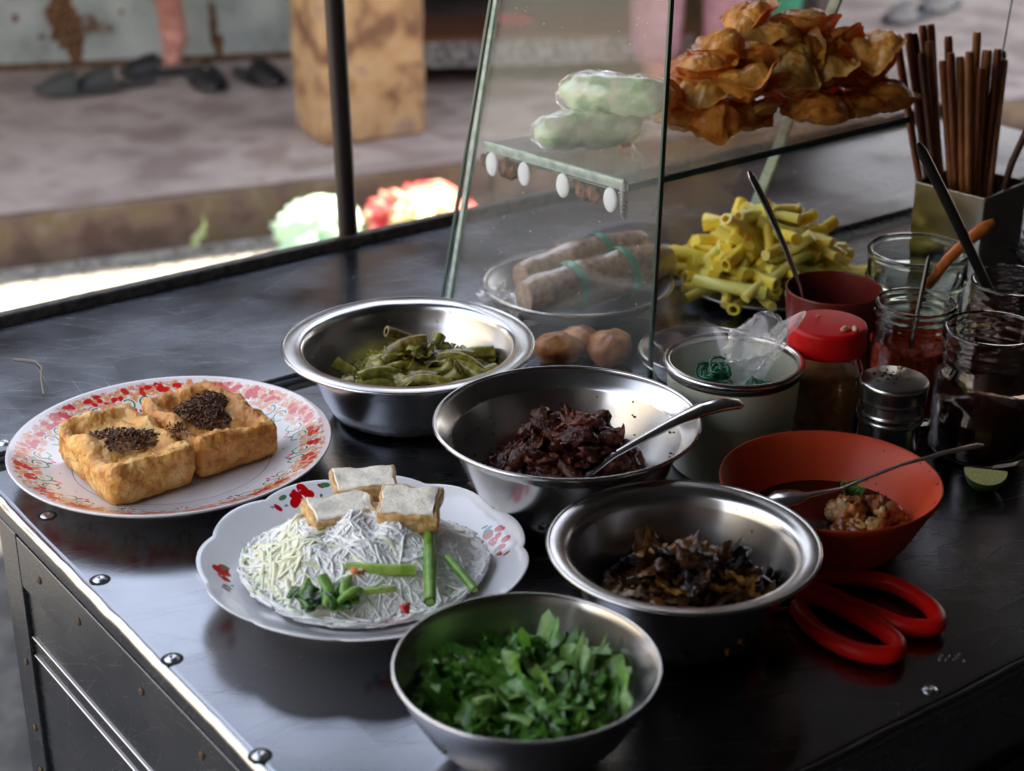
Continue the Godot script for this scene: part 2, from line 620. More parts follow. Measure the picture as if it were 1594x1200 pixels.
func build_cart():
	var o := thing("food_cart", "riveted sheet metal food cart whose worn top carries the dishes", "cart", W(1.0, -0.84, 0.0), deg_to_rad(36.0))
	var b := MB.new()
	b.box(cl(1.035, T - 0.012, -0.845), Vector3(1.37, 0.024, 0.616), 0.003)
	part(o, "tabletop", b.weld().mesh(), M.table_sheet)
	# lip along the short side, slightly wavy; its highlight put into brighter metal
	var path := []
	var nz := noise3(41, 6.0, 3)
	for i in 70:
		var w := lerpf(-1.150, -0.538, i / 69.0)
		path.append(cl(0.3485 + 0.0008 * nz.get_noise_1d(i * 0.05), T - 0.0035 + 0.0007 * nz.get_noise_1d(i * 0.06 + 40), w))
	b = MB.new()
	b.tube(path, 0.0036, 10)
	part(o, "lip", b.mesh(), M.lip_highlight_metal)
	path = []
	for i in 60:
		path.append(cl(lerpf(0.352, 1.715, i / 59.0), T - 0.004 + 0.0008 * nz.get_noise_1d(i * 0.07 + 9), -0.5355 + 0.001 * nz.get_noise_1d(i * 0.05 + 70)))
	b = MB.new()
	b.tube(path, 0.0042, 10)
	part(o, "lip", b.mesh(), M.table_sheet)
	# folding leaf along the back
	b = MB.new()
	b.box(cl(1.035, T - 0.003, -1.291), Vector3(1.38, 0.016, 0.254), 0.002)
	var leaf := part(o, "leaf", b.weld().mesh(), M.table_sheet)
	b = MB.new()
	b.box(cl(1.035, T + 0.0065, -1.187), Vector3(1.378, 0.0035, 0.042), 0.001)
	part(leaf, "edge_strip", b.weld().mesh(), M.table_sheet)
	b = MB.new()
	b.box(cl(1.035, T + 0.0025, -1.425), Vector3(1.384, 0.024, 0.013), 0.003)
	part(leaf, "rail", b.weld().mesh(), M.rail_iron)
	# sides
	b = MB.new()
	b.box(cl(0.361, 0.448, -0.838), Vector3(0.014, 0.654, 0.585), 0.002)
	var side := part(o, "side_panel", b.mesh(), M.table_sheet)
	b = MB.new()
	b.box(cl(0.3525, 0.448, -1.113), Vector3(0.004, 0.655, 0.034), 0.001)
	part(side, "corner_strip", b.mesh(), M.table_sheet)
	for y in [0.688, 0.672]:
		b = MB.new()
		b.tube([cl(0.3535, y, -1.094), cl(0.3535, y, -0.55)], 0.0009, 6)
		part(side, "crease", b.mesh(), M.rivet_metal)
	b = MB.new()
	b.box(cl(0.3525, 0.753, -0.82), Vector3(0.0035, 0.042, 0.55), 0.001)
	part(side, "hem", b.mesh(), M.table_sheet)
	b = MB.new()
	b.box(cl(1.035, 0.448, -0.553), Vector3(1.33, 0.654, 0.014), 0.002)
	var fr := part(o, "front_panel", b.mesh(), M.table_sheet)
	b = MB.new()
	b.box(cl(1.035, 0.705, -0.540), Vector3(1.33, 0.012, 0.014), 0.003)
	part(fr, "ledge", b.mesh(), M.rail_iron)
	b = MB.new()
	b.box(cl(1.035, 0.448, -1.123), Vector3(1.33, 0.654, 0.014), 0.002)
	part(o, "back_panel", b.mesh(), M.table_sheet)
	b = MB.new()
	b.box(cl(1.709, 0.448, -0.838), Vector3(0.014, 0.654, 0.585), 0.002)
	part(o, "side_panel", b.mesh(), M.table_sheet)
	for q in [[0.39, -1.09], [0.39, -0.585], [1.68, -1.09], [1.68, -0.585]]:
		b = MB.new()
		b.box(cl(q[0], 0.06, q[1]), Vector3(0.035, 0.12, 0.035), 0.003)
		part(o, "leg", b.mesh(), M.rail_iron)
	# rivets: domed washers with a dimple
	b = MB.new()
	b.lathe([[0.0, 0.0006], [0.0008, 0.0006], [0.0012, 0.0016], [0.0028, 0.0017], [0.0036, 0.0009], [0.0046, 0.0006], [0.0050, -0.0002]], 16)
	var rm := b.mesh()
	b = MB.new()
	b.lathe([[0.0, 0.0001], [0.0068, 0.00012], [0.0072, -0.0004]], 16)
	var sm := b.mesh()
	for q in [[-0.330, -1.075], [-0.273, -0.986], [-0.208, -0.891], [-0.141, -0.793], [0.248, -0.857], [0.445, -1.002], [0.11, -0.757]]:
		var p := o.to_local(Vector3(q[0], T + 0.0003, q[1]))
		var r := part(o, "rivet", rm, M.rivet_metal, Transform3D(Basis.IDENTITY, p))
		part(r, "dark_ring", sm, M.dark_gap)  # near-black disc under the rivet
	var p2 := o.to_local(Vector3(-0.387, T + 0.0085, -1.176))
	part(leaf, "rivet", rm, M.rivet_metal, Transform3D(Basis.IDENTITY, p2))
	for q in [[0.756, -1.055], [0.757, -0.985], [0.755, -0.885], [0.756, -0.80], [0.757, -0.70]]:
		part(side, "screw", rm, M.rust_screw, Transform3D(Basis(Vector3.FORWARD, -PI / 2).scaled(Vector3.ONE * 0.6), cl(0.3503, q[0], q[1])))
	for y in [0.66, 0.60, 0.56, 0.50, 0.44, 0.40]:
		part(side, "screw", rm, M.rust_screw, Transform3D(Basis(Vector3.FORWARD, -PI / 2).scaled(Vector3.ONE * 0.6), cl(0.3500, y, -1.108)))
	# crumbs and splashes dried onto the sheet
	b = MB.new()
	rng.seed = 99
	for k in 46:
		var u := rng.randf_range(0.40, 1.05)
		var w := rng.randf_range(-1.14, -0.56)
		var s := rng.randf_range(0.0004, 0.0013)
		b.ball(cl(u, T + s * 0.3, w), Vector3(s, s * 0.6, s * rng.randf_range(0.7, 1.8)), 6, 4)
	stuff(part(o, "crumbs", b.mesh(), mat("crumb", C3(0.16, 0.11, 0.06), 0.7)))
	b = MB.new()
	for k in 16:
		var q := Vector2(rng.randfn(0, 0.006), rng.randfn(0, 0.003))
		var s := rng.randf_range(0.0005, 0.0013)
		var c := o.to_local(Vector3(0.268 + q.x, T + 0.0002, -0.893 + q.y))
		b.ball(c, Vector3(s, s * 0.6, s), 6, 4)
	stuff(part(o, "water_drops", b.mesh(), solid_glass("water", C3(1, 1, 1))))
	# a stiff bent fibre lying on the leaf
	b = MB.new()
	b.tube([Vector3(-0.425, T + 0.0062, -1.345), Vector3(-0.405, T + 0.0068, -1.339), Vector3(-0.396, T + 0.007, -1.325), Vector3(-0.390, T + 0.0068, -1.30), Vector3(-0.381, T + 0.0062, -1.272)], 0.0006, 5)
	solo("straw_fibre", "pale bent fibre lying on the cart top behind the floral plate", "fibre", b.mesh(), mat("straw", C3(0.30, 0.24, 0.15), 0.7))

# ---------------------------------------------------------------- prints on the plates
func dab(im: Image, c: Vector2, r: float, col: Color, asp := 1.0, ang := 0.0):
	var ca := cos(ang)
	var sa := sin(ang)
	var w := im.get_width()
	var rr := r * maxf(1.0, asp)
	for y in range(maxi(0, int(c.y - rr - 1)), mini(w, int(c.y + rr + 2))):
		for x in range(maxi(0, int(c.x - rr - 1)), mini(w, int(c.x + rr + 2))):
			var d := Vector2(x, y) - c
			var e := Vector2((d.x * ca + d.y * sa) / asp, -d.x * sa + d.y * ca).length()
			var k := clampf(r - e + 0.5, 0.0, 1.0) * col.a
			if k > 0.0:
				var was := im.get_pixel(x, y)
				im.set_pixel(x, y, Color(lerpf(was.r, col.r, k), lerpf(was.g, col.g, k), lerpf(was.b, col.b, k)))

func stroke(im: Image, pts: Array, r: float, col: Color):
	for i in pts.size() - 1:
		var n := int(pts[i].distance_to(pts[i + 1]) / maxf(r * 0.6, 0.8)) + 1
		for k in n:
			dab(im, pts[i].lerp(pts[i + 1], float(k) / n), r, col)

func floral_print() -> ImageTexture:
	var n := 1024
	var h := n / 2.0
	var im := Image.create(n, n, false, Image.FORMAT_RGBA8)
	im.fill(Color(0.90, 0.885, 0.89))
	var r := RandomNumberGenerator.new()
	r.seed = 21
	var pol := func(a: float, q: float): return Vector2(h + cos(a) * q * h, h + sin(a) * q * h)
	# cloudy salmon ground of the border
	for k in 2600:
		var a := r.randf() * TAU
		var q := r.randf_range(0.80, 0.955)
		dab(im, pol.call(a, q), r.randf_range(3, 9), Color(0.88, r.randf_range(0.45, 0.66), r.randf_range(0.30, 0.42), 0.6))
	for k in 500:
		var a := r.randf() * TAU
		dab(im, pol.call(a, r.randf_range(0.86, 0.955)), r.randf_range(1.5, 3.5), [Color(0.75, 0.2, 0.12, 0.7), Color(0.85, 0.5, 0.2, 0.6), Color(0.4, 0.45, 0.2, 0.5)][r.randi() % 3])
	var lobes := 15
	for k in lobes:
		var a := TAU * k / lobes
		# red blossoms at the edge
		for j in 14:
			var b := a + r.randf_range(-0.16, 0.16)
			dab(im, pol.call(b, r.randf_range(0.86, 0.94)), r.randf_range(6, 12), Color(0.80, r.randf_range(0.03, 0.16), 0.09, 0.9), r.randf_range(1.0, 1.7), r.randf() * TAU)
		for j in 4:
			dab(im, pol.call(a + r.randf_range(-0.07, 0.07), r.randf_range(0.87, 0.93)), r.randf_range(2, 4), Color(0.95, 0.6, 0.45))
		# white scrolls edged in green
		var c := a + TAU / lobes * 0.5
		for sg in [-1.0, 1.0]:
			var pts := []
			for i in 16:
				var s := i / 15.0
				var ang := s * 4.2
				var rad := 34.0 * (1.0 - 0.72 * s)
				var o: Vector2 = pol.call(c + sg * 0.085, 0.815)
				pts.append(o + Vector2(cos(c + PI + sg * ang), sin(c + PI + sg * ang)) * rad)
			stroke(im, pts, 7.0, Color(0.93, 0.93, 0.90))
			stroke(im, pts.slice(2, 14), 2.6, Color(0.12, 0.40, 0.24))
			dab(im, pol.call(c + sg * 0.10, 0.79), 7, Color(0.86, 0.92, 0.86), 1.9, c + sg * 0.9)
			var lf := []
			for i in 9:
				lf.append(pol.call(c + sg * (0.04 + 0.012 * i), 0.74 + 0.012 * sin(i * 0.9) + 0.004 * i))
			stroke(im, lf, 2.6, Color(0.30, 0.58, 0.36))
		# small pink buds reaching inwards
		for j in 3:
			dab(im, pol.call(c + (j - 1) * 0.035, 0.745 - 0.02 * (1 - abs(j - 1))), 4.5, Color(0.78, 0.14, 0.36), 1.8, c)
		dab(im, pol.call(a, 0.69), 3.6, Color(0.72, 0.35, 0.62))
		dab(im, pol.call(a, 0.69), 1.4, Color(0.95, 0.9, 0.9))
	# fine ring round the well and the plain edge
	for k in 1400:
		var a := TAU * k / 1400
		dab(im, pol.call(a, 0.615), 1.1, Color(0.50, 0.22, 0.24, 0.8))
	for k in 2200:
		var a := TAU * k / 2200
		dab(im, pol.call(a, 0.978), 6, Color(0.92, 0.86, 0.86))
	return ImageTexture.create_from_image(im)

func scallop_print() -> ImageTexture:
	var n := 768
	var h := n / 2.0
	var im := Image.create(n, n, false, Image.FORMAT_RGBA8)
	im.fill(Color(0.90, 0.905, 0.915))
	var r := RandomNumberGenerator.new()
	r.seed = 8
	for sp in [Vector2(0.80, -0.27), Vector2(-0.83, 0.15), Vector2(-0.47, -0.78), Vector2(0.22, 0.76)]:
		var c := Vector2(h + sp.x * h, h + sp.y * h)
		var tan := Vector2(-sp.y, sp.x).normalized()
		for j in 9:
			var o := tan * r.randf_range(-30, 30) + Vector2(r.randf_range(-16, 16), r.randf_range(-16, 16))
			dab(im, c + o, r.randf_range(7, 13), Color(0.74, 0.03, 0.06), r.randf_range(1.0, 1.5), r.randf() * TAU)
		for j in 3:
			dab(im, c + Vector2(r.randf_range(-20, 20), r.randf_range(-20, 20)), r.randf_range(2, 3.5), Color(0.95, 0.72, 0.74))
		for j in 7:
			var o := tan * (r.randf_range(38, 66) * (1.0 if r.randf() < 0.5 else -1.0))
			dab(im, c + o + Vector2(r.randf_range(-14, 14), r.randf_range(-14, 14)), r.randf_range(3, 7), [Color(0.30, 0.47, 0.33), Color(0.45, 0.58, 0.72), Color(0.70, 0.06, 0.12)][j % 3], r.randf_range(1.2, 2.2), r.randf() * TAU)
	return ImageTexture.create_from_image(im)

func tofu_block(size: Vector3, dent: float, sd: int) -> ArrayMesh:
	var b := MB.new()
	b.box(Vector3.ZERO, size, 0.0055, 22)
	b.weld()
	var n1 := noise3(sd, 38.0, 3)
	var n2 := noise3(sd + 1, 150.0, 2)
	var hx := size.x / 2
	var hz := size.z / 2
	b.warp(func(p: Vector3):
		var q := p
		var f := clampf((p.y + size.y / 2) / size.y, 0.0, 1.0)
		# a soft pocket has sunk into the top; its walls stand up round it
		var ex := (hx - absf(p.x)) / 0.013
		var ez := (hz - absf(p.z)) / 0.013
		var inn := clampf(minf(ex, ez) - 0.3 + 0.5 * n1.get_noise_2d(p.x * 0.7, p.z * 0.7), 0.0, 1.0)
		if p.y > size.y * 0.3:
			q.y -= dent * smoothstep(0.0, 1.0, inn)
			q.y += 0.0028 * n1.get_noise_2d(p.x * 1.6 + 3, p.z * 1.6)
		# bulging sides
		var bul := 1.0 + 0.045 * sin(f * PI) + 0.05 * n1.get_noise_3dv(p * 0.8)
		q.x *= bul
		q.z *= bul
		q += Vector3(n2.get_noise_3dv(p), n2.get_noise_3dv(p + Vector3.ONE), n2.get_noise_3dv(p - Vector3.ONE)) * 0.0007
		q += Vector3(n1.get_noise_3dv(p * 1.3), 0, n1.get_noise_3dv(p * 1.3 + Vector3.ONE)) * 0.0022
		# the soft block sags unevenly: corners stand higher or lower
		q.y += f * (0.0075 * n1.get_noise_2d(p.x * 0.45 + 50, p.z * 0.45) - 0.05 * p.z)
		q.x += 0.16 * p.z * p.x * 6.0 + f * 0.003 * n1.get_noise_1d(p.z * 0.6)
		return q)
	return b.mesh()

func minced(n: int, spread: Vector2, high: float, grain: float, sd: int) -> ArrayMesh:
	var r := RandomNumberGenerator.new()
	r.seed = sd
	var b := MB.new()
	for k in n:
		var a := r.randf() * TAU
		var q := sqrt(r.randf())
		var lump := 0.75 + 0.25 * sin(a * 3.0 + sd)
		var p := Vector3(cos(a) * q * spread.x * lump, 0, sin(a) * q * spread.y * lump)
		p.y = high * (1.0 - q * q) * r.randf_range(0.35, 1.0)
		var d := Vector3(r.randfn(), r.randfn() * 0.6, r.randfn()).normalized() * grain * r.randf_range(0.7, 1.7)
		b.tube([p - d, p, p + d], [grain * 0.35, grain * r.randf_range(0.5, 0.8), grain * 0.3], 5, 0.8)
	return b.mesh()

func build_plates():
	var m := mat("floral_porcelain", C3(1, 1, 1), 0.18)
	m.albedo_texture = floral_print()
	m.clearcoat_enabled = true
	m.clearcoat = 0.6
	m.clearcoat_roughness = 0.08
	m = mat("scallop_porcelain", C3(1, 1, 1), 0.16)
	m.albedo_texture = scallop_print()
	m.clearcoat_enabled = true
	m.clearcoat = 0.6
	m.clearcoat_roughness = 0.06

	# ---- flat floral plate
	var pos := Vector3(-0.254, T, -1.150)
	var o := thing("plate", "round plate with red and green floral border under two tofu blocks", "plate", pos)
	var b := MB.new()
	b.lathe([[0.0, 0.0075], [0.03, 0.0072], [0.068, 0.0074], [0.076, 0.0086], [0.090, 0.0128], [0.106, 0.0188], [0.1165, 0.0232], [0.1186, 0.0238], [0.1192, 0.0230], [0.1184, 0.0215], [0.106, 0.0160], [0.090, 0.0100], [0.074, 0.0052], [0.071, 0.0045], [0.0695, 0.0], [0.0665, 0.0], [0.065, 0.0035], [0.0, 0.0045]], 96)
	b.planar_uv(0.2384)
	part(o, "dish", b.mesh(), M.floral_porcelain, Transform3D(Basis(Vector3.UP, 0.15), Vector3.ZERO))

	m = mottled("fried_tofu", [[0.12, C3(0.42, 0.15, 0.022)], [0.36, C3(0.66, 0.30, 0.06)], [0.55, C3(0.78, 0.42, 0.105)], [0.78, C3(0.86, 0.58, 0.22)]], 51, 0.022, 11.0, 0.5, 0.22)
	m.subsurf_scatter_enabled = true
	m.subsurf_scatter_strength = 0.12
	m = mottled("fried_tofu_dark", [[0.12, C3(0.32, 0.10, 0.016)], [0.40, C3(0.62, 0.25, 0.042)], [0.62, C3(0.74, 0.35, 0.075)], [0.85, C3(0.80, 0.46, 0.14)]], 52, 0.022, 11.0, 0.45, 0.2)
	m.subsurf_scatter_enabled = true
	m.subsurf_scatter_strength = 0.12
	m = mottled("lemongrass_mince", [[0.2, C3(0.04, 0.014, 0.007)], [0.55, C3(0.12, 0.046, 0.022)], [0.85, C3(0.23, 0.10, 0.05)]], 53, 0.05, 60.0, 0.55)

	o = thing("tofu_block", "golden fried tofu block with low spread of dark mince, at the plate's outer side", "tofu", Vector3(-0.283, T + 0.0245, -1.1235), 0.64, "fried tofu blocks on the floral plate")
	part(o, "block", tofu_block(Vector3(0.062, 0.032, 0.094), 0.006, 61), M.fried_tofu)
	stuff(part(o, "mince_topping", minced(620, Vector2(0.038, 0.019), 0.011, 0.0013, 3), M.lemongrass_mince, Transform3D(Basis(Vector3.UP, -0.75), Vector3(0.003, 0.0105, 0.002))))
	o = thing("tofu_block", "browner fried tofu block with tall heap of dark mince filling its pocket", "tofu", Vector3(-0.2295, T + 0.0255, -1.1665), 0.72, "fried tofu blocks on the floral plate")
	part(o, "block", tofu_block(Vector3(0.064, 0.034, 0.088), 0.010, 66), M.fried_tofu_dark)
	stuff(part(o, "mince_topping", minced(900, Vector2(0.034, 0.027), 0.019, 0.0014, 9), M.lemongrass_mince, Transform3D(Basis(Vector3.UP, 0.2), Vector3(0.0, 0.0085, -0.004))))
	b = MB.new()
	rng.seed = 12
	for k in 60:
		var a := rng.randf() * TAU
		var q := rng.randf_range(0.0, 0.011)
		b.tube([Vector3(cos(a) * q, 0.001, sin(a) * q), Vector3(cos(a) * q, 0.001 + rng.randf() * 0.002, sin(a) * q) + rv(0.0022)], [0.0007, 0.0004], 4)
	var cr := solo("mince_crumbs", "few dark mince crumbs fallen where the two tofu blocks meet", "crumbs", b.mesh(), M.lemongrass_mince, Transform3D(Basis.IDENTITY, Vector3(-0.2445, T + 0.0395, -1.131)))
	stuff(cr)

	# ---- scalloped plate
	pos = Vector3(-0.096, T, -0.973)
	o = thing("plate", "white scalloped plate with small red flowers under the noodles", "plate", pos)
	b = MB.new()
	var prof := [[0.0, 0.0068], [0.04, 0.0066], [0.060, 0.0072], [0.070, 0.0100], [0.083, 0.0170], [0.096, 0.0242], [0.1035, 0.0282], [0.1062, 0.0293], [0.1068, 0.0284], [0.1035, 0.0260], [0.096, 0.0218], [0.083, 0.0142], [0.069, 0.0072], [0.062, 0.0045], [0.060, 0.0], [0.057, 0.0], [0.0555, 0.0035], [0.0, 0.0045]]
	b.lathe(prof, 168)
	b.planar_uv(0.214)
	b.warp(func(p: Vector3):
		var q := Vector2(p.x, p.z).length()
		var k := smoothstep(0.066, 0.104, q)
		var a := atan2(p.z, p.x)
		var s := absf(sin(a * 5.5 + 0.4))
		var f := 1.0 + k * (0.040 * (pow(s, 0.6) - 0.72) + 0.008 * sin(a * 2.0))
		return Vector3(p.x * f, p.y + k * 0.0022 * (s - 0.6), p.z * f))
	part(o, "dish", b.mesh(), M.scallop_porcelain)

	# rice vermicelli: loops of thin strands over a mound
	mat("rice_noodle", C3(0.97, 0.95, 0.90), 0.4)
	M.rice_noodle.subsurf_scatter_enabled = true
	M.rice_noodle.subsurf_scatter_strength = 0.08
	mat("cabbage", C3(0.93, 0.89, 0.62), 0.35)
	M.cabbage.subsurf_scatter_enabled = true
	M.cabbage.subsurf_scatter_strength = 0.2
	var ln_ := noise3(311, 26.0, 2)
	var mound := func(x: float, z: float) -> float:
		var q := Vector2((x + 0.002) / 0.084, (z + 0.004) / 0.074).length()
		var pr := Vector2(x, z).length()
		return maxf(0.0075 + 0.036 * maxf(0.0, 1.0 - q * q) * (1.0 + 0.2 * ln_.get_noise_2d(x, z)), lerpf(0.0085, 0.026, clampf((pr - 0.060) / 0.036, 0.0, 1.0)))
	rng.seed = 31
	for grp in 2:
		b = MB.new()
		for k in ([1700, 230][grp]):
			var ca := rng.randf() * TAU
			var cq := sqrt(rng.randf())
			var cen := Vector2(cos(ca) * cq * 0.070 + 0.004, sin(ca) * cq * 0.062 - 0.006)
			if grp == 1:
				cen = Vector2(rng.randfn(-0.052, 0.012), rng.randfn(0.020, 0.015))
				if rng.randf() < 0.12:
					cen = Vector2(rng.randfn(0.01, 0.03), rng.randfn(0.035, 0.012))
			if Vector2(cen.x / 0.074, (cen.y) / 0.066).length() > 1.0:
				cen *= 0.85
			var a := rng.randf() * TAU
			var bend := rng.randfn(0.0, 34.0 if grp == 0 else 14.0)
			var ln := rng.randf_range(0.05, 0.13) if grp == 0 else rng.randf_range(0.016, 0.036)
			var path := []
			var p := cen
			var lift := rng.randf_range(0.0003, 0.0040) + 0.0015 * grp
			var n := 16 if grp == 0 else 6
			for i in n:
				var s := i / (n - 1.0)
				var q := Vector2(p.x / 0.078, p.y / 0.070).length()
				if q > 1.0:
					p /= lerpf(1.0, q, 0.5)
					a = lerp_angle(a, (-p).angle(), 0.45)
				path.append(Vector3(p.x, mound.call(p.x, p.y) + lift + 0.0030 * sin(s * PI) * rng.randf_range(0.3, 1.0), p.y))
				a += bend * ln / n + rng.randfn(0.0, 0.30)
				p += Vector2(cos(a), sin(a)) * ln / n
			b.tube(path, 0.00095 if grp == 0 else rng.randf_range(0.0009, 0.0018), 5, 1.0 if grp == 0 else 0.6)
		var s2 := solo(["rice_noodles", "shredded_cabbage"][grp], ["white rice noodle tangle heaped on the scalloped plate", "pale yellow shredded cabbage beside the noodles on the scalloped plate"][grp], ["noodles", "cabbage"][grp], b.mesh(), [M.rice_noodle, M.cabbage][grp], Transform3D(Basis.IDENTITY, pos + Vector3(0, 0.0008, 0)))
		stuff(s2)
	# the noodles' closed heart, so that no plate shows between the strands
	b = MB.new()
	var rows := []
	for i in 15:
		var row := PackedVector3Array()
		for j in 40:
			var a := TAU * j / 40
			var q := i / 14.0
			var wv := 1.0 + 0.12 * sin(a * 5.0) + 0.08 * sin(a * 9.0 + 1.0)
			var x := cos(a) * q * 0.065 * wv - 0.002
			var z := sin(a) * q * 0.057 * wv - 0.004
			row.append(Vector3(x, mound.call(x, z) + 0.0003 + 0.0006 * sin(j * 2.3 + i * 1.9) - (0.006 if i == 14 else 0.0), z))
		rows.append(row)
	b.grid(rows, true)
	var heart := part(get_node("rice_noodles"), "packed_strands", b.mesh(false), M.rice_noodle)
	stuff(heart)

	# fried tofu slices lying on the noodles: pale cut face, brown skin along the edges
	m = mottled("tofu_curd", [[0.3, C3(0.84, 0.75, 0.58)], [0.7, C3(0.92, 0.87, 0.74)]], 55, 0.04, 25.0, 0.6, 0.04)
	m = mottled("tofu_skin", [[0.25, C3(0.48, 0.25, 0.08)], [0.55, C3(0.62, 0.38, 0.14)], [0.8, C3(0.72, 0.53, 0.27)]], 56, 0.03, 20.0, 0.55, 0.06)
	var sl := [["tofu slice lying flat at the back of the noodles", Vector3(-0.100, T + 0.0455, -1.035), Vector3(0.044, 0.011, 0.031), 0.10, 0.10], ["tofu slice leaning low over the noodles' front, long brown edge", Vector3(-0.1125, T + 0.0465, -0.994), Vector3(0.044, 0.011, 0.030), 0.35, 0.12], ["thick tofu slice on top with the greyish cut face up", Vector3(-0.0665, T + 0.0510, -0.990), Vector3(0.040, 0.014, 0.034), -0.16, 0.16]]
	for k in 3:
		var q: Array = sl[k]
		o = thing("tofu_slice", q[0], "tofu", q[1], q[3], "tofu slices on the noodles")
		o.rotation.x = q[4]
		var nz := noise3(80 + k, 60.0, 3)
		b = MB.new()
		b.box(Vector3.ZERO, q[2], 0.0018, 8)
		b.weld()
		b.warp(func(p: Vector3): return p + Vector3(nz.get_noise_3dv(p), nz.get_noise_3dv(p * 1.2 + Vector3.ONE), nz.get_noise_3dv(p + Vector3(3, 3, 3))) * 0.0026 + Vector3(0.10 * p.z, 0, -0.06 * p.x))
		part(o, "skin", b.mesh(), M.tofu_skin)
		b = MB.new()
		b.box(Vector3(0, q[2].y * 0.5 + 0.0003, 0), Vector3(q[2].x - 0.0052, 0.0022, q[2].z - 0.0052), 0.0009, 8)
		b.weld()
		b.warp(func(p: Vector3): return p + Vector3(nz.get_noise_3dv(p), nz.get_noise_3dv(p * 1.2 + Vector3.ONE), nz.get_noise_3dv(p + Vector3(3, 3, 3))) * 0.0026 + Vector3(0.10 * p.z, 0, -0.06 * p.x))
		part(o, "cut_face", b.mesh(), M.tofu_curd)

	# leek stems, a bunch of greens and flecks of chilli
	m = mottled("leek_green", [[0.3, C3(0.20, 0.33, 0.035)], [0.7, C3(0.38, 0.50, 0.10)]], 57, 0.02, 16.0, 0.3)
	m.subsurf_scatter_enabled = true
	m.subsurf_scatter_strength = 0.15
	m = mottled("leek_dark", [[0.3, C3(0.09, 0.22, 0.02)], [0.7, C3(0.20, 0.36, 0.05)]], 58, 0.02, 16.0, 0.3)
	var lk := [["upright green leek stem leaning against the thick tofu slice", [Vector3(-0.054, 0.036, -0.978), Vector3(-0.052, 0.032, -0.945), Vector3(-0.050, 0.028, -0.902)], 0.0042, "leek_dark"], ["thick pale green leek stem lying across the noodles' front", [Vector3(-0.104, 0.031, -0.938), Vector3(-0.085, 0.032, -0.934), Vector3(-0.060, 0.031, -0.935)], 0.0040, "leek_green"], ["short green leek stem at the plate's far side by the red flower", [Vector3(-0.041, 0.030, -0.953), Vector3(-0.031, 0.027, -0.936), Vector3(-0.023, 0.0255, -0.920)], 0.0030, "leek_dark"], ["small leek bit half buried in cabbage", [Vector3(-0.112, 0.032, -0.956), Vector3(-0.103, 0.033, -0.950), Vector3(-0.098, 0.031, -0.943)], 0.0040, "leek_green"], ["thin curled leek sliver beside the dark greens", [Vector3(-0.098, 0.026, -0.918), Vector3(-0.085, 0.028, -0.915), Vector3(-0.072, 0.026, -0.921)], 0.0022, "leek_green"]]
	for q in lk:
		b = MB.new()
		var pts := []
		for p in q[1]:
			pts.append(p - q[1][1])
		b.tube(pts, [q[2] * 0.95, q[2], q[2] * 0.9], 12, 1.0, false)
		var inner := []
		b.tube([pts[0], pts[1], pts[2]], [q[2] * 0.7, q[2] * 0.72, q[2] * 0.66], 12, 1.0, true)
		for e in [0, 2]:
			pass
		solo("leek_stem", q[0], "leek", b.mesh(), M[q[3]], Transform3D(Basis.IDENTITY, q[1][1] + Vector3(0, T + 0.006, 0)), "leek stems on the noodles")
	o = thing("greens_bunch", "bunch of cooked dark greens at the front rim of the scalloped plate", "greens", Vector3(-0.117, T + 0.025, -0.920))
	rng.seed = 6
	var dk := mottled("greens_dark", [[0.3, C3(0.012, 0.045, 0.008)], [0.6, C3(0.04, 0.13, 0.02)], [0.85, C3(0.10, 0.25, 0.04)]], 59, 0.03, 18.0, 0.22)
	for k in 26:
		b = MB.new()
		var a := rng.randf_range(-0.5, 0.9)
		var p := Vector3(rng.randf_range(-0.016, 0.018), rng.randf_range(-0.002, 0.012), rng.randf_range(-0.012, 0.014))
		var d := Vector3(sin(a), rng.randf_range(-0.15, 0.35), -cos(a)) * rng.randf_range(0.007, 0.013)
		b.tube([p - d, p - d * 0.3 + rv(0.002), p + d * 0.5 + rv(0.002), p + d], [0.0018, 0.0042, 0.0038, 0.0014], 7, 0.55)
		part(o, "leaf" if k % 3 else "stalk", b.mesh(), dk if k % 3 else M.leek_dark)
	mat("chilli_orange", C3(0.75, 0.16, 0.02), 0.3)
	mat("chilli_red", C3(0.42, 0.015, 0.012), 0.28)
	for q in [[Vector3(-0.098, 0.0335, -0.928), 0.0028, "chilli_orange", "orange chilli fleck on top of the dark greens"], [Vector3(-0.092, 0.0325, -0.934), 0.0022, "chilli_orange", "smaller orange chilli fleck beside the pale leek stem"], [Vector3(-0.066, 0.0205, -0.906), 0.0036, "chilli_red", "red chilli piece tucked under the noodles by the herb bowl"]]:
		b = MB.new()
		b.ball(Vector3.ZERO, Vector3(q[1] * 1.5, q[1] * 0.5, q[1]), 8, 5)
		b.warp(func(p: Vector3): return p + Vector3(0, 0.15 * p.x * sin(p.z * 900.0), 0.3 * p.x * p.x / q[1]))
		solo("chilli_piece", q[3], "chilli", b.mesh(), M[q[2]], xf(q[0] + Vector3(0, T + 0.007, 0), Vector3(0.2, rng.randf() * 3, 0.2)), "chilli flecks on the noodles")

# ---------------------------------------------------------------- small pieces of food
func lump(sd: int, s: Vector3, rough: float, seg := 9, rings := 6) -> ArrayMesh:
	var b := MB.new()
	b.ball(Vector3.ZERO, Vector3.ONE, seg, rings)
	b.weld(0.001)
	var nz := noise3(sd, 0.9, 3)
	b.warp(func(p: Vector3): return p * (1.0 + rough * nz.get_noise_3dv(p * 1.4)) * s)
	return b.mesh()

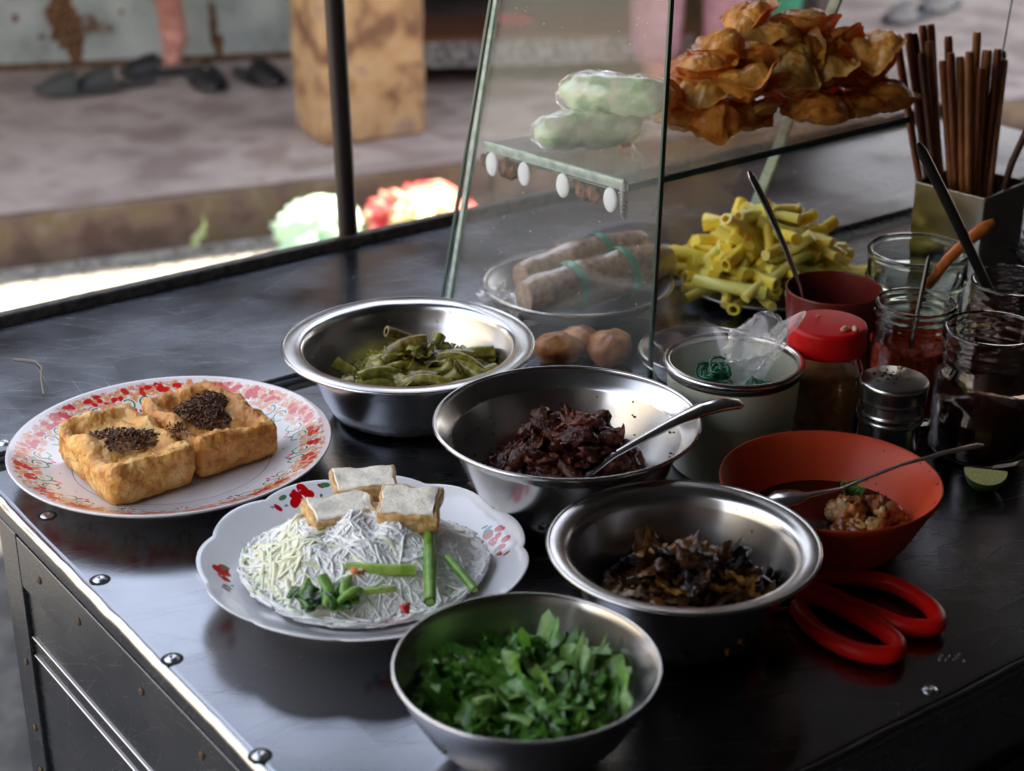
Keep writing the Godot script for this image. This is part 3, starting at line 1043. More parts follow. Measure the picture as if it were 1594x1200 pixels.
# a torn or cut flake: a curled sheet with thickness and an uneven outline
func flake(sd: int, lx: float, lz: float, thick: float, curl: float, ragged: float, n := 6) -> ArrayMesh:
	var nz := noise3(sd, 1.0, 2)
	var b := MB.new()
	var mid := []
	for i in n + 1:
		var row := []
		for j in n + 1:
			var s := lerpf(-1, 1, i / float(n))
			var q := lerpf(-1, 1, j / float(n))
			# square to rounded outline
			var x := s * sqrt(1.0 - 0.35 * q * q)
			var z := q * sqrt(1.0 - 0.35 * s * s)
			var e := 1.0 + ragged * nz.get_noise_2d(x * 2.1, z * 2.1)
			x *= e
			z *= e
			var y := curl * lx * (x * x * 0.8 - 0.3) + lx * 0.35 * nz.get_noise_2d(x * 1.3 + 9, z * 1.3)
			row.append(Vector3(x * lx, y, z * lz))
		mid.append(row)
	var top := []
	var bot := []
	for i in n + 1:
		var rt := PackedVector3Array()
		var rb := PackedVector3Array()
		for j in n + 1:
			var edge := i == 0 or j == 0 or i == n or j == n
			var h := 0.0 if edge else thick * 0.5
			rt.append(mid[i][j] + Vector3(0, h, 0))
			rb.append(mid[i][j] - Vector3(0, h, 0))
		rt.reverse()
		top.append(rt)
		bot.append(rb)
	b.grid(top)
	b.grid(bot)
	return b.mesh(false)

func stem_piece(ln: float, r: float, bend: float, hollow: bool) -> ArrayMesh:
	var b := MB.new()
	var path := []
	for i in 6:
		var s := i / 5.0 - 0.5
		path.append(Vector3(s * ln, bend * (0.25 - s * s) * ln, 0))
	b.tube(path, [r * 1.05, r, r * 0.95, r * 0.97, r, r * 1.04], 10, 0.85, not hollow)
	if hollow:
		b.tube(path, r * 0.62, 10, 0.85, false)
		for e in [0, 5]:
			var d: Vector3 = (path[1] - path[0]).normalized() if e == 0 else (path[5] - path[4]).normalized()
			var side := Vector3.FORWARD
			var nrm := side.cross(d).normalized()
			var r1 := PackedVector3Array()
			var r2 := PackedVector3Array()
			for j in 10:
				var a := TAU * j / 10
				r1.append(path[e] + side * cos(a) * r * 1.04 + nrm * sin(a) * r * 0.87)
				r2.append(path[e] + side * cos(a) * r * 0.62 + nrm * sin(a) * r * 0.53)
			b.grid([r1, r2], true)
	return b.mesh(false)

# a steel bowl: pressed body and rolled rim
func steel_bowl(label: String, pos: Vector3, body: Array, rim_r: float, rim_y: float, rim_t: float, mt = null) -> Node3D:
	var o := thing("steel_bowl", label, "bowl", pos, 0.0, "steel bowls on the cart")
	var b := MB.new()
	b.lathe(body, 96)
	var dn := noise3(int(pos.x * 1000) + 3000, 14.0, 2)
	b.warp(func(p: Vector3): return p * (1.0 + 0.010 * dn.get_noise_3dv(p) * smoothstep(0.002, 0.02, p.y)))
	part(o, "body", b.mesh(), mt if mt else M.steel)
	var path := []
	for i in 96:
		var a := TAU * i / 96
		path.append(Vector3(cos(a) * rim_r, rim_y, sin(a) * rim_r))
	b = MB.new()
	b.ring(path, rim_t, 10)
	part(o, "rim", b.mesh(), M.steel_rim)
	# splashes that dried on the inside
	b = MB.new()
	var r := RandomNumberGenerator.new()
	r.seed = int(pos.x * 1000) + 900
	for k in 46:
		var i := r.randi_range(body.size() / 5, body.size() / 2 - 5)
		var s := r.randf()
		var rr := lerpf(body[i][0], body[i + 1][0], s)
		var a := r.randf() * TAU
		var z := r.randf_range(0.0002, 0.0007)
		b.ball(Vector3(cos(a) * rr, lerpf(body[i][1], body[i + 1][1], s), sin(a) * rr), Vector3(z, z * r.randf_range(0.6, 1.8), z), 6, 4)
	stuff(part(o, "dried_splashes", b.mesh(), M.splash))
	return o

func shell(inner: Array, th: float) -> Array:
	# inner profile from the centre outwards; adds the outer skin
	var l := inner.duplicate()
	for i in range(inner.size() - 1, -1, -1):
		var a: Array = inner[maxi(i - 1, 0)]
		var c: Array = inner[mini(i + 1, inner.size() - 1)]
		var d := Vector2(c[0] - a[0], c[1] - a[1]).normalized()
		l.append([maxf(0.0, inner[i][0] + d.y * th) if i > 0 else 0.0, inner[i][1] - d.x * th])
	return l

func spoon(path: Array, widths: Array, flat: float) -> ArrayMesh:
	var b := MB.new()
	b.tube(path, widths, 12, flat, true)
	return b.mesh()

func dome(c: Vector3, r: Vector3, sd: int) -> ArrayMesh:
	# the closed inside of a heap: a bumpy half ball on a flat bottom
	var nz := noise3(sd, 60.0, 3)
	var b := MB.new()
	b.ball(Vector3.ZERO, r, 28, 16)
	b.warp(func(p: Vector3): return c + (Vector3(p.x, 0.0, p.z) * 0.92 if p.y <= 0.0 else p + Vector3(0, 0.004 * nz.get_noise_3dv(p), 0)))
	return b.mesh()

func build_bowls():
	var b: MB
	# ------------------------------------------------ pickled greens
	var pos := Vector3(-0.082, T, -1.252)
	steel_bowl("wide flanged steel bowl of olive pickled stems, beside the glass case", pos, shell([[0.0, 0.0045], [0.035, 0.0045], [0.056, 0.0050], [0.0615, 0.0075], [0.068, 0.020], [0.0755, 0.042], [0.0785, 0.0440], [0.0815, 0.0540], [0.0830, 0.0580], [0.0858, 0.0600], [0.0925, 0.0606], [0.0985, 0.0600]], 0.0011), 0.0988, 0.0594, 0.0013)
	b = MB.new()
	b.lathe([[0.0, 0.0], [0.0640, 0.0], [0.0655, 0.0006]], 48)
	mat("pickle_brine", C3(0.055, 0.026, 0.010), 0.06)
	solo("pickle_brine", "thin brown brine at the bottom of the pickle bowl", "brine", b.mesh(false), M.pickle_brine, Transform3D(Basis.IDENTITY, pos + Vector3(0, 0.0150, 0)))
	rng.seed = 501
	var pm := [mottled("pickle_a", [[0.25, C3(0.10, 0.09, 0.008)], [0.6, C3(0.25, 0.215, 0.022)], [0.85, C3(0.40, 0.35, 0.06)]], 71, 0.03, 16.0, 0.25), mottled("pickle_b", [[0.25, C3(0.06, 0.042, 0.006)], [0.6, C3(0.14, 0.10, 0.014)], [0.85, C3(0.25, 0.18, 0.035)]], 72, 0.03, 16.0, 0.25), mottled("pickle_c", [[0.25, C3(0.15, 0.14, 0.02)], [0.6, C3(0.30, 0.27, 0.045)], [0.85, C3(0.42, 0.38, 0.10)]], 73, 0.03, 16.0, 0.25)]
	var pv := []
	for k in 8:
		pv.append(stem_piece(0.022 + 0.0035 * k, 0.0040 + 0.0009 * (k % 4), [0.3, 0.7, -0.6, 0.45][k % 4], k % 3 == 0))
	for k in 4:
		pv.append(lump(300 + k, Vector3(0.010, 0.006, 0.008), 0.7))
		pv.append(flake(310 + k, 0.012, 0.009, 0.0022, 0.6, 0.5, 7))
	for k in 120:
		var a := rng.randf() * TAU
		var q := sqrt(rng.randf()) * 0.052
		var p := Vector2(cos(a) * q * 1.12 + 0.008, sin(a) * q * 0.95 + 0.006)
		var y := 0.022 + 0.034 * maxf(0.0, 1.0 - q * q / 0.0034) * rng.randf_range(0.3, 1.0)
		solo("pickled_stem", "olive green pickled mustard stem piece in the flanged steel bowl", "pickle", pv[rng.randi() % pv.size()], pm[rng.randi() % 3], xf(pos + Vector3(p.x, y, p.y), Vector3(rng.randf_range(-0.4, 0.4), rng.randf_range(-0.9, 0.9) + (PI if rng.randf() < 0.5 else 0.0), rng.randf_range(-0.35, 0.35))), "pickled stem pieces")
	solo("pickled_stem", "long hollow pickled stem propped up at the back of the heap", "pickle", stem_piece(0.034, 0.0052, 0.1, true), pm[1], xf(pos + Vector3(-0.004, 0.056, -0.018), Vector3(0, 0.35, -0.5)), "pickled stem pieces")
	var ci := 0
	for q in [[Vector3(0.050, 0.027, 0.020), 0.3, "carrot stick at the outer edge of the pickles"], [Vector3(0.034, 0.033, 0.016), -0.7, "carrot bit lying among the pickle stems"], [Vector3(-0.040, 0.024, 0.002), 0.9, "brownish carrot stick half sunk in the brine"]]:
		b = MB.new()
		b.box(Vector3.ZERO, Vector3(0.020, 0.0042, 0.0052), 0.0012, 2)
		solo("carrot_stick", q[2], "carrot", b.weld().mesh(), mat("carrot%s" % ["", "_mid", "_brown"][ci], [C3(0.62, 0.15, 0.02), C3(0.55, 0.14, 0.02), C3(0.24, 0.07, 0.015)][ci], 0.25), xf(pos + q[0], Vector3(0.1, q[1], 0.25)), "carrot pieces in the pickles")
		ci += 1

	# ------------------------------------------------ braised meat
	pos = Vector3(0.038, T, -1.076)
	steel_bowl("deep steel bowl of dark shredded meat with a spoon in it", pos, shell([[0.0, 0.0045], [0.030, 0.0045], [0.046, 0.0052], [0.0535, 0.0095], [0.0635, 0.026], [0.0735, 0.049], [0.0790, 0.0625], [0.0800, 0.0650], [0.0835, 0.0678], [0.0885, 0.0728], [0.0915, 0.0752]], 0.0010), 0.0918, 0.0748, 0.0015)
	var heap := thing("shredded_meat", "heap of glossy dark red brown shredded meat", "meat", pos)
	rng.seed = 77
	var mm := []
	for k in 3:
		var c: Array = [[C3(0.032, 0.009, 0.005), C3(0.115, 0.031, 0.016)], [C3(0.055, 0.013, 0.008), C3(0.19, 0.050, 0.026)], [C3(0.016, 0.005, 0.004), C3(0.07, 0.017, 0.012)]][k]
		mm.append(mottled("meat_%s" % ["mid", "light", "dark"][k], [[0.25, c[0]], [0.75, c[1]]], 81 + k, 0.03, 22.0, 0.2, 0.12))
		mm[k].metallic_specular = 0.33
	var mv := []
	for k in 7:
		mv.append(lump(400 + k, Vector3(0.011 + 0.003 * (k % 3), 0.0050, 0.0072), 0.75, 12, 8))
	for k in 5:
		mv.append(flake(420 + k, 0.011 + 0.001 * k, 0.0065, 0.0042, 0.5, 0.4, 6))
	for k in 290:
		var a := rng.randf() * TAU
		var q := sqrt(rng.randf())
		var p := Vector2(cos(a) * q * 0.056 + 0.002, sin(a) * q * 0.051 + 0.007)
		var h := maxf(0.0, 1.0 - q * q)
		var y := 0.023 + h * 0.058 * rng.randf_range(0.62, 1.0)
		part(heap, "meat_shred", mv[rng.randi() % mv.size()], mm[[0, 0, 1, 1, 2][rng.randi() % 5]], xf(Vector3(p.x, y, p.y), Vector3(rng.randf_range(-0.6, 0.6), rng.randf() * TAU, rng.randf_range(-0.7, 0.7)), rng.randf_range(0.5, 1.15)))
	stuff(part(heap, "packed_meat", dome(Vector3(0.002, 0.017, 0.007), Vector3(0.051, 0.050, 0.048), 12), mm[2]))
	# spoon: bowl buried, wide handle end over the rim
	var sp := [Vector3(0.032, 0.041, -1.030), Vector3(0.050, 0.052, -1.036), Vector3(0.068, 0.0640, -1.0420), Vector3(0.090, 0.0735, -1.0505), Vector3(0.112, 0.0815, -1.060), Vector3(0.130, 0.0865, -1.068), Vector3(0.146, 0.0880, -1.074), Vector3(0.156, 0.0865, -1.077), Vector3(0.160, 0.085, -1.078)]
	for i in sp.size():
		sp[i] += Vector3(0, T, 0)
	solo("spoon", "steel spoon with broad handle end standing in the dark meat", "spoon", spoon(sp, [0.006, 0.0046, 0.0036, 0.0040, 0.0058, 0.0078, 0.0086, 0.0066, 0.0016], 0.5), M.spoon_steel, Transform3D.IDENTITY, "spoons")
	# splashes and specks of sauce on the steel
	b = MB.new()
	for k in 40:
		var a := rng.randf_range(-2.9, 0.2)
		var s := rng.randf_range(0.42, 0.98)
		var rr := lerpf(0.060, 0.0780, s)
		var y := lerpf(0.0200, 0.0600, s)
		b.ball(Vector3(cos(a) * rr, y, sin(a) * rr), Vector3.ONE * rng.randf_range(0.0004, 0.0010), 6, 4)
	stuff(part(heap, "sauce_specks", b.mesh(), mm[2]))

	# ------------------------------------------------ wood ear mushrooms
	pos = Vector3(0.105, T, -0.920)
	steel_bowl("flanged steel bowl of dark mushrooms beside the clay bowl", pos, shell([[0.0, 0.0045], [0.030, 0.0045], [0.044, 0.0055], [0.053, 0.014], [0.061, 0.032], [0.0672, 0.0545], [0.0695, 0.0605], [0.0722, 0.0632], [0.0760, 0.0645], [0.0825, 0.0652]], 0.0010), 0.0829, 0.0645, 0.0014)
	heap = thing("braised_mushrooms", "heap of glossy dark brown and amber braised mushrooms", "mushrooms", pos)
	rng.seed = 88
	var km := []
	for k in 5:
		var c: Array = [[C3(0.018, 0.008, 0.004), C3(0.085, 0.034, 0.011)], [C3(0.05, 0.019, 0.006), C3(0.20, 0.080, 0.020)], [C3(0.15, 0.06, 0.010), C3(0.42, 0.20, 0.045)], [C3(0.012, 0.010, 0.010), C3(0.03, 0.025, 0.025)], [C3(0.20, 0.12, 0.06), C3(0.42, 0.28, 0.16)]][k]
		km.append(mottled("mushroom_%s" % ["dark", "brown", "amber", "black", "tan"][k], [[0.25, c[0]], [0.75, c[1]]], 91 + k, 0.03, 20.0, 0.18, 0.05))
		km[k].metallic_specular = 0.36
	var kv := []
	for k in 9:
		kv.append(flake(520 + k, 0.0125 + 0.0014 * (k % 4), 0.0105 + 0.0010 * (k % 3), 0.0028, [0.7, -0.6, 0.35, 0.9][k % 4], 0.4, 8))
	for k in 3:
		kv.append(lump(540 + k, Vector3(0.012, 0.007, 0.008), 0.7, 12, 8))
	for k in 150:
		var a := rng.randf() * TAU
		var q := sqrt(rng.randf())
		var p := Vector2(cos(a) * q * 0.050 + 0.004, sin(a) * q * 0.046 + 0.004)
		var y := 0.022 + maxf(0.0, 1.0 - q * q) * 0.042 * rng.randf_range(0.5, 1.0)
		part(heap, "mushroom_piece", kv[rng.randi() % kv.size()], km[[0, 0, 1, 1, 1, 2, 3, 3, 0, 4][rng.randi() % 10] if p.x < 0.030 else [1, 2, 2, 4, 0, 3][rng.randi() % 6]], xf(Vector3(p.x, y, p.y), Vector3(rng.randf_range(-0.6, 0.6), rng.randf() * TAU, rng.randf_range(-0.6, 0.6)), rng.randf_range(0.6, 1.1)))
	stuff(part(heap, "packed_mushrooms", dome(Vector3(0.004, 0.017, 0.004), Vector3(0.044, 0.029, 0.041), 13), km[0]))

	# ------------------------------------------------ chopped herbs
	pos = Vector3(0.008, T, -0.794)
	steel_bowl("plain round steel bowl of chopped green herbs", pos, shell([[0.0, 0.0035], [0.022, 0.0040], [0.034, 0.0070], [0.046, 0.0150], [0.0565, 0.0270], [0.0650, 0.0415], [0.0705, 0.0545], [0.0727, 0.0605]], 0.0009), 0.0731, 0.0604, 0.0011)
	heap = thing("chopped_herbs", "heap of chopped bright green herb leaves and stems", "herbs", pos)
	rng.seed = 99
	var hm := []
	for k in 4:
		var c: Array = [[C3(0.018, 0.070, 0.008), C3(0.065, 0.18, 0.02)], [C3(0.045, 0.14, 0.014), C3(0.13, 0.31, 0.04)], [C3(0.14, 0.29, 0.05), C3(0.27, 0.46, 0.12)], [C3(0.30, 0.46, 0.13), C3(0.55, 0.66, 0.30)]][k]
		var g := mottled("herb_%s" % ["dark", "mid", "light", "stem"][k], [[0.3, c[0]], [0.7, c[1]]], 101 + k, 0.03, 30.0, 0.33)
		g.backlight_enabled = true
		g.backlight = Color(0.25, 0.4, 0.12)
		hm.append(g)
	var hv := []
	for k in 10:
		hv.append(flake(620 + k, 0.0120 + 0.0028 * (k % 4), 0.0078 + 0.0018 * (k % 3), 0.0006, [0.4, -0.4, 0.7, 0.2][k % 4], 0.5, 7))
	var hs := []
	for k in 5:
		hs.append(stem_piece(0.012 + 0.004 * k, 0.0018 + 0.0005 * (k % 3), 0.2 * (k % 3), k % 2 == 0))
	for k in 265:
		var a := rng.randf() * TAU
		var q := sqrt(rng.randf())
		var p := Vector2(cos(a) * q * 0.045 + 0.001, sin(a) * q * 0.043 + 0.003)
		var y := 0.032 + q * 0.004 + maxf(0.0, 1.0 - q * q) * 0.026 * rng.randf_range(0.3, 1.0)
		var leafy := rng.randf() < 0.68
		part(heap, "herb_leaf" if leafy else "herb_stem", hv[rng.randi() % hv.size()] if leafy else hs[rng.randi() % hs.size()], hm[[0, 1, 1, 1, 2, 2][rng.randi() % 6]] if leafy else hm[2 + rng.randi() % 2], xf(Vector3(p.x, y, p.y), Vector3(rng.randf_range(-0.55, 0.55), rng.randf() * TAU, rng.randf_range(-0.55, 0.55)) if leafy else Vector3(0, rng.randf() * TAU, rng.randf_range(-0.4, 0.4)), rng.randf_range(0.85, 1.35)))
	stuff(part(heap, "packed_herbs", dome(Vector3(0.002, 0.023, 0.003), Vector3(0.046, 0.020, 0.044), 14), hm[0]))

	# ------------------------------------------------ clay bowl
	pos = Vector3(0.214, T, -1.028)
	var o := thing("clay_bowl", "terracotta red bowl with dark sauce and fried bits", "bowl", pos)
	b = MB.new()
	b.lathe([[0.0, 0.0060], [0.030, 0.0060], [0.042, 0.0090], [0.052, 0.0200], [0.0590, 0.0330], [0.0650, 0.0445], [0.0705, 0.0515], [0.0728, 0.0540], [0.0740, 0.0546], [0.0745, 0.0530], [0.0735, 0.0490], [0.0690, 0.0420], [0.0630, 0.0300], [0.0560, 0.0170], [0.0460, 0.0055], [0.0400, 0.0030], [0.0380, 0.0], [0.0345, 0.0], [0.033, 0.0025], [0.0, 0.0030]], 96)
	var cm := mottled("clay", [[0.25, C3(0.44, 0.043, 0.012)], [0.7, C3(0.54, 0.066, 0.019)]], 111, 0.012, 6.0, 0.42)
	cm.metallic_specular = 0.35
	part(o, "body", b.mesh(), cm)
	b = MB.new()
	rng.seed = 5
	for k in 34:
		var a := rng.randf_range(-1.2, 0.5)
		var s := rng.randf()
		var rr := lerpf(0.054, 0.0715, s)
		b.ball(Vector3(cos(a) * rr, lerpf(0.0235, 0.0525, s) + 0.0004, sin(a) * rr), Vector3.ONE * rng.randf_range(0.0004, 0.0011), 6, 4)
	stuff(part(o, "sauce_specks", b.mesh(), mat("speck", C3(0.07, 0.022, 0.012), 0.35)))
	b = MB.new()
	b.lathe([[0.0, 0.0], [0.0520, 0.0], [0.0545, 0.0008]], 40)
	solo("dark_sauce", "glossy almost black sauce pooled in the clay bowl", "sauce", b.mesh(false), mat("dark_sauce", C3(0.018, 0.007, 0.004), 0.07), Transform3D(Basis.IDENTITY, pos + Vector3(0, 0.0240, 0)))
	heap = thing("fried_bits", "heap of amber fried bits on one side of the clay bowl", "fried food", pos)
	var fm := []
	for k in 3:
		var c: Array = [[C3(0.24, 0.065, 0.010), C3(0.52, 0.20, 0.04)], [C3(0.14, 0.030, 0.006), C3(0.36, 0.11, 0.02)], [C3(0.40, 0.20, 0.06), C3(0.58, 0.36, 0.14)]][k]
		fm.append(mottled("fried_bit_%s" % ["amber", "brown", "pale"][k], [[0.25, c[0]], [0.75, c[1]]], 113 + k, 0.03, 22.0, 0.3, 0.05))
	var fv := []
	for k in 6:
		fv.append(lump(700 + k, Vector3(0.0078, 0.0055, 0.0066), 0.9, 9, 7))
	for k in 58:
		var a := rng.randf() * TAU
		var q := sqrt(rng.randf())
		var p := Vector2(cos(a) * q * 0.027 + 0.022, sin(a) * q * 0.028 + 0.012)
		var y := 0.0255 + maxf(0.0, 1.0 - q * q) * 0.016 * rng.randf_range(0.4, 1.0)
		part(heap, "fried_bit", fv[rng.randi() % 6], fm[[0, 0, 1, 2, 1][rng.randi() % 5]], xf(Vector3(p.x, y, p.y), rv(3.0), rng.randf_range(0.55, 1.1)))
	solo("herb_sprig", "small dark green herb leaf on the fried bits in the clay bowl", "herb", flake(777, 0.0085, 0.0060, 0.001, 0.9, 1.3, 7), hm[1], xf(pos + Vector3(0.0145, 0.0440, -0.006), Vector3(0.5, 0.3, -0.2)))
	sp = [Vector3(0.170, 0.0440, -1.016), Vector3(0.177, 0.0440, -1.0165), Vector3(0.188, 0.0450, -1.017), Vector3(0.198, 0.0470, -1.0175), Vector3(0.220, 0.0500, -1.021), Vector3(0.262, 0.0600, -1.036), Vector3(0.295, 0.0640, -1.047), Vector3(0.319, 0.0655, -1.055), Vector3(0.3225, 0.0655, -1.056)]
	for i in sp.size():
		sp[i] += Vector3(0, T, 0)
	solo("spoon", "dark narrow spoon resting across the clay bowl", "spoon", spoon(sp, [0.003, 0.0115, 0.0110, 0.0036, 0.0018, 0.0021, 0.0031, 0.0035, 0.0012], 0.32), M.spoon_steel, Transform3D.IDENTITY, "spoons")

# ---------------------------------------------------------------- glass case
func prism(poly: Array, x0: float, x1: float) -> ArrayMesh:
	# poly of [z, y] pairs, extruded along x
	var b := MB.new()
	var n := poly.size()
	for i in n:
		var p: Array = poly[i]
		var q: Array = poly[(i + 1) % n]
		b.quad(Vector3(x0, p[1], p[0]), Vector3(x1, p[1], p[0]), Vector3(x1, q[1], q[0]), Vector3(x0, q[1], q[0]))
	for i in range(1, n - 1):
		b.tri(Vector3(x0, poly[0][1], poly[0][0]), Vector3(x0, poly[i][1], poly[i][0]), Vector3(x0, poly[i + 1][1], poly[i + 1][0]))
		b.tri(Vector3(x1, poly[0][1], poly[0][0]), Vector3(x1, poly[i + 1][1], poly[i + 1][0]), Vector3(x1, poly[i][1], poly[i][0]))
	return b.mesh()

func slab(p: Array, th: Vector3) -> ArrayMesh:
	# four corners pushed out by th
	var b := MB.new()
	var q := []
	for c in p:
		q.append(c + th)
	b.quad(p[0], p[1], p[2], p[3])
	b.quad(q[3], q[2], q[1], q[0])
	for i in 4:
		var j := (i + 1) % 4
		b.quad(p[j], p[i], q[i], q[j])
	return b.mesh()

func bar(a: Vector3, c: Vector3, w: float, h: float) -> ArrayMesh:
	var b := MB.new()
	var d := (c - a)
	var z := d.normalized()
	var x := z.cross(Vector3.UP)
	if x.length() < 0.2:
		x = Vector3.RIGHT
	x = (x - z * x.dot(z)).normalized()
	var y := z.cross(x)
	b.box((a + c) / 2, Vector3(w, h, d.length()), minf(w, h) * 0.2, 1, Basis(x, y, z))
	return b.mesh()

func wonton(sd: int) -> ArrayMesh:
	# a fried parcel: fat belly inside a crisp, wavy square wrapper that has bent while frying
	var nz := noise3(sd, 1.0, 3)
	var r := RandomNumberGenerator.new()
	r.seed = sd
	var ph := r.randf() * TAU
	var bend := r.randf_range(0.25, 0.75) * (1.0 if sd % 3 else -0.6)
	var fat := r.randf_range(0.50, 0.66)
	var off := Vector2(r.randf_range(-0.15, 0.15), r.randf_range(-0.15, 0.15))
	var n := 12
	var seg := 36
	var b := MB.new()
	for side in [1.0, -1.0]:
		var rows := []
		for i in n + 1:
			var row := PackedVector3Array()
			var q := i / float(n)
			for j in seg:
				var a := TAU * j / seg
				# outline between a disc and a square with drawn-out corners
				var sq := 1.0 / pow(pow(absf(cos(a)), 3.0) + pow(absf(sin(a)), 3.0), 1.0 / 3.0)
				var rad := q * sq * (1.0 + 0.10 * nz.get_noise_2d(cos(a) * 1.5, sin(a) * 1.5))
				var x := cos(a) * rad
				var z := sin(a) * rad
				var d := Vector2(x, z) - off
				var bel := maxf(0.0, 1.0 - d.length_squared() / 0.64)
				var y: float = side * (fat * sqrt(bel) * (1.0 if side > 0 else 0.55) + (0.022 if i < n else 0.0))
				y += side * 0.07 * nz.get_noise_2d(x * 3.0 + 9, z * 3.0 + side * 5) * (1.0 if i < n else 0.0)
				# ruffle of the thin edge, then the bend of the whole parcel
				var e := smoothstep(0.6, 1.1, d.length())
				y += e * (0.12 * sin(a * 3.0 + ph) + 0.10 * nz.get_noise_2d(x * 2.2 + 40, z * 2.2))
				y += bend * (absf(x + z) * 0.55 + (x + z) * (x + z) * 0.08)
				x += 0.10 * nz.get_noise_2d(x * 1.7 + 60, z * 1.7)
				row.append(Vector3(x, y, z) * 0.0250)
			rows.append(row)
		if side < 0.0:
			rows.reverse()
		b.grid(rows, true)
	return b.mesh()

func rod_path(a: Vector3, c: Vector3, n: int, wob: float, nz: FastNoiseLite) -> Array:
	var l := []
	for i in n:
		var s := i / (n - 1.0)
		l.append(a.lerp(c, s) + Vector3(nz.get_noise_1d(s * 2.0), nz.get_noise_1d(s * 2.0 + 9), nz.get_noise_1d(s * 2.0 + 30)) * wob)
	return l

func film_blob(sd: int, s: Vector3, amp: float, freq: float, seg := 40, rings := 24) -> ArrayMesh:
	# crumpled plastic: creases are sharp ridges of a folded noise
	var nz := noise3(sd, freq, 2)
	var b := MB.new()
	b.ball(Vector3.ZERO, Vector3.ONE, seg, rings)
	b.weld(0.0005)
	b.warp(func(p: Vector3):
		var f := 1.0 + amp * (1.0 - 2.4 * absf(nz.get_noise_3dv(p))) - amp * 0.5
		f += amp * 0.5 * (absf(nz.get_noise_3dv(p * 2.3 + Vector3.ONE * 5)) - 0.2)
		return p * f * s)
	return b.mesh()

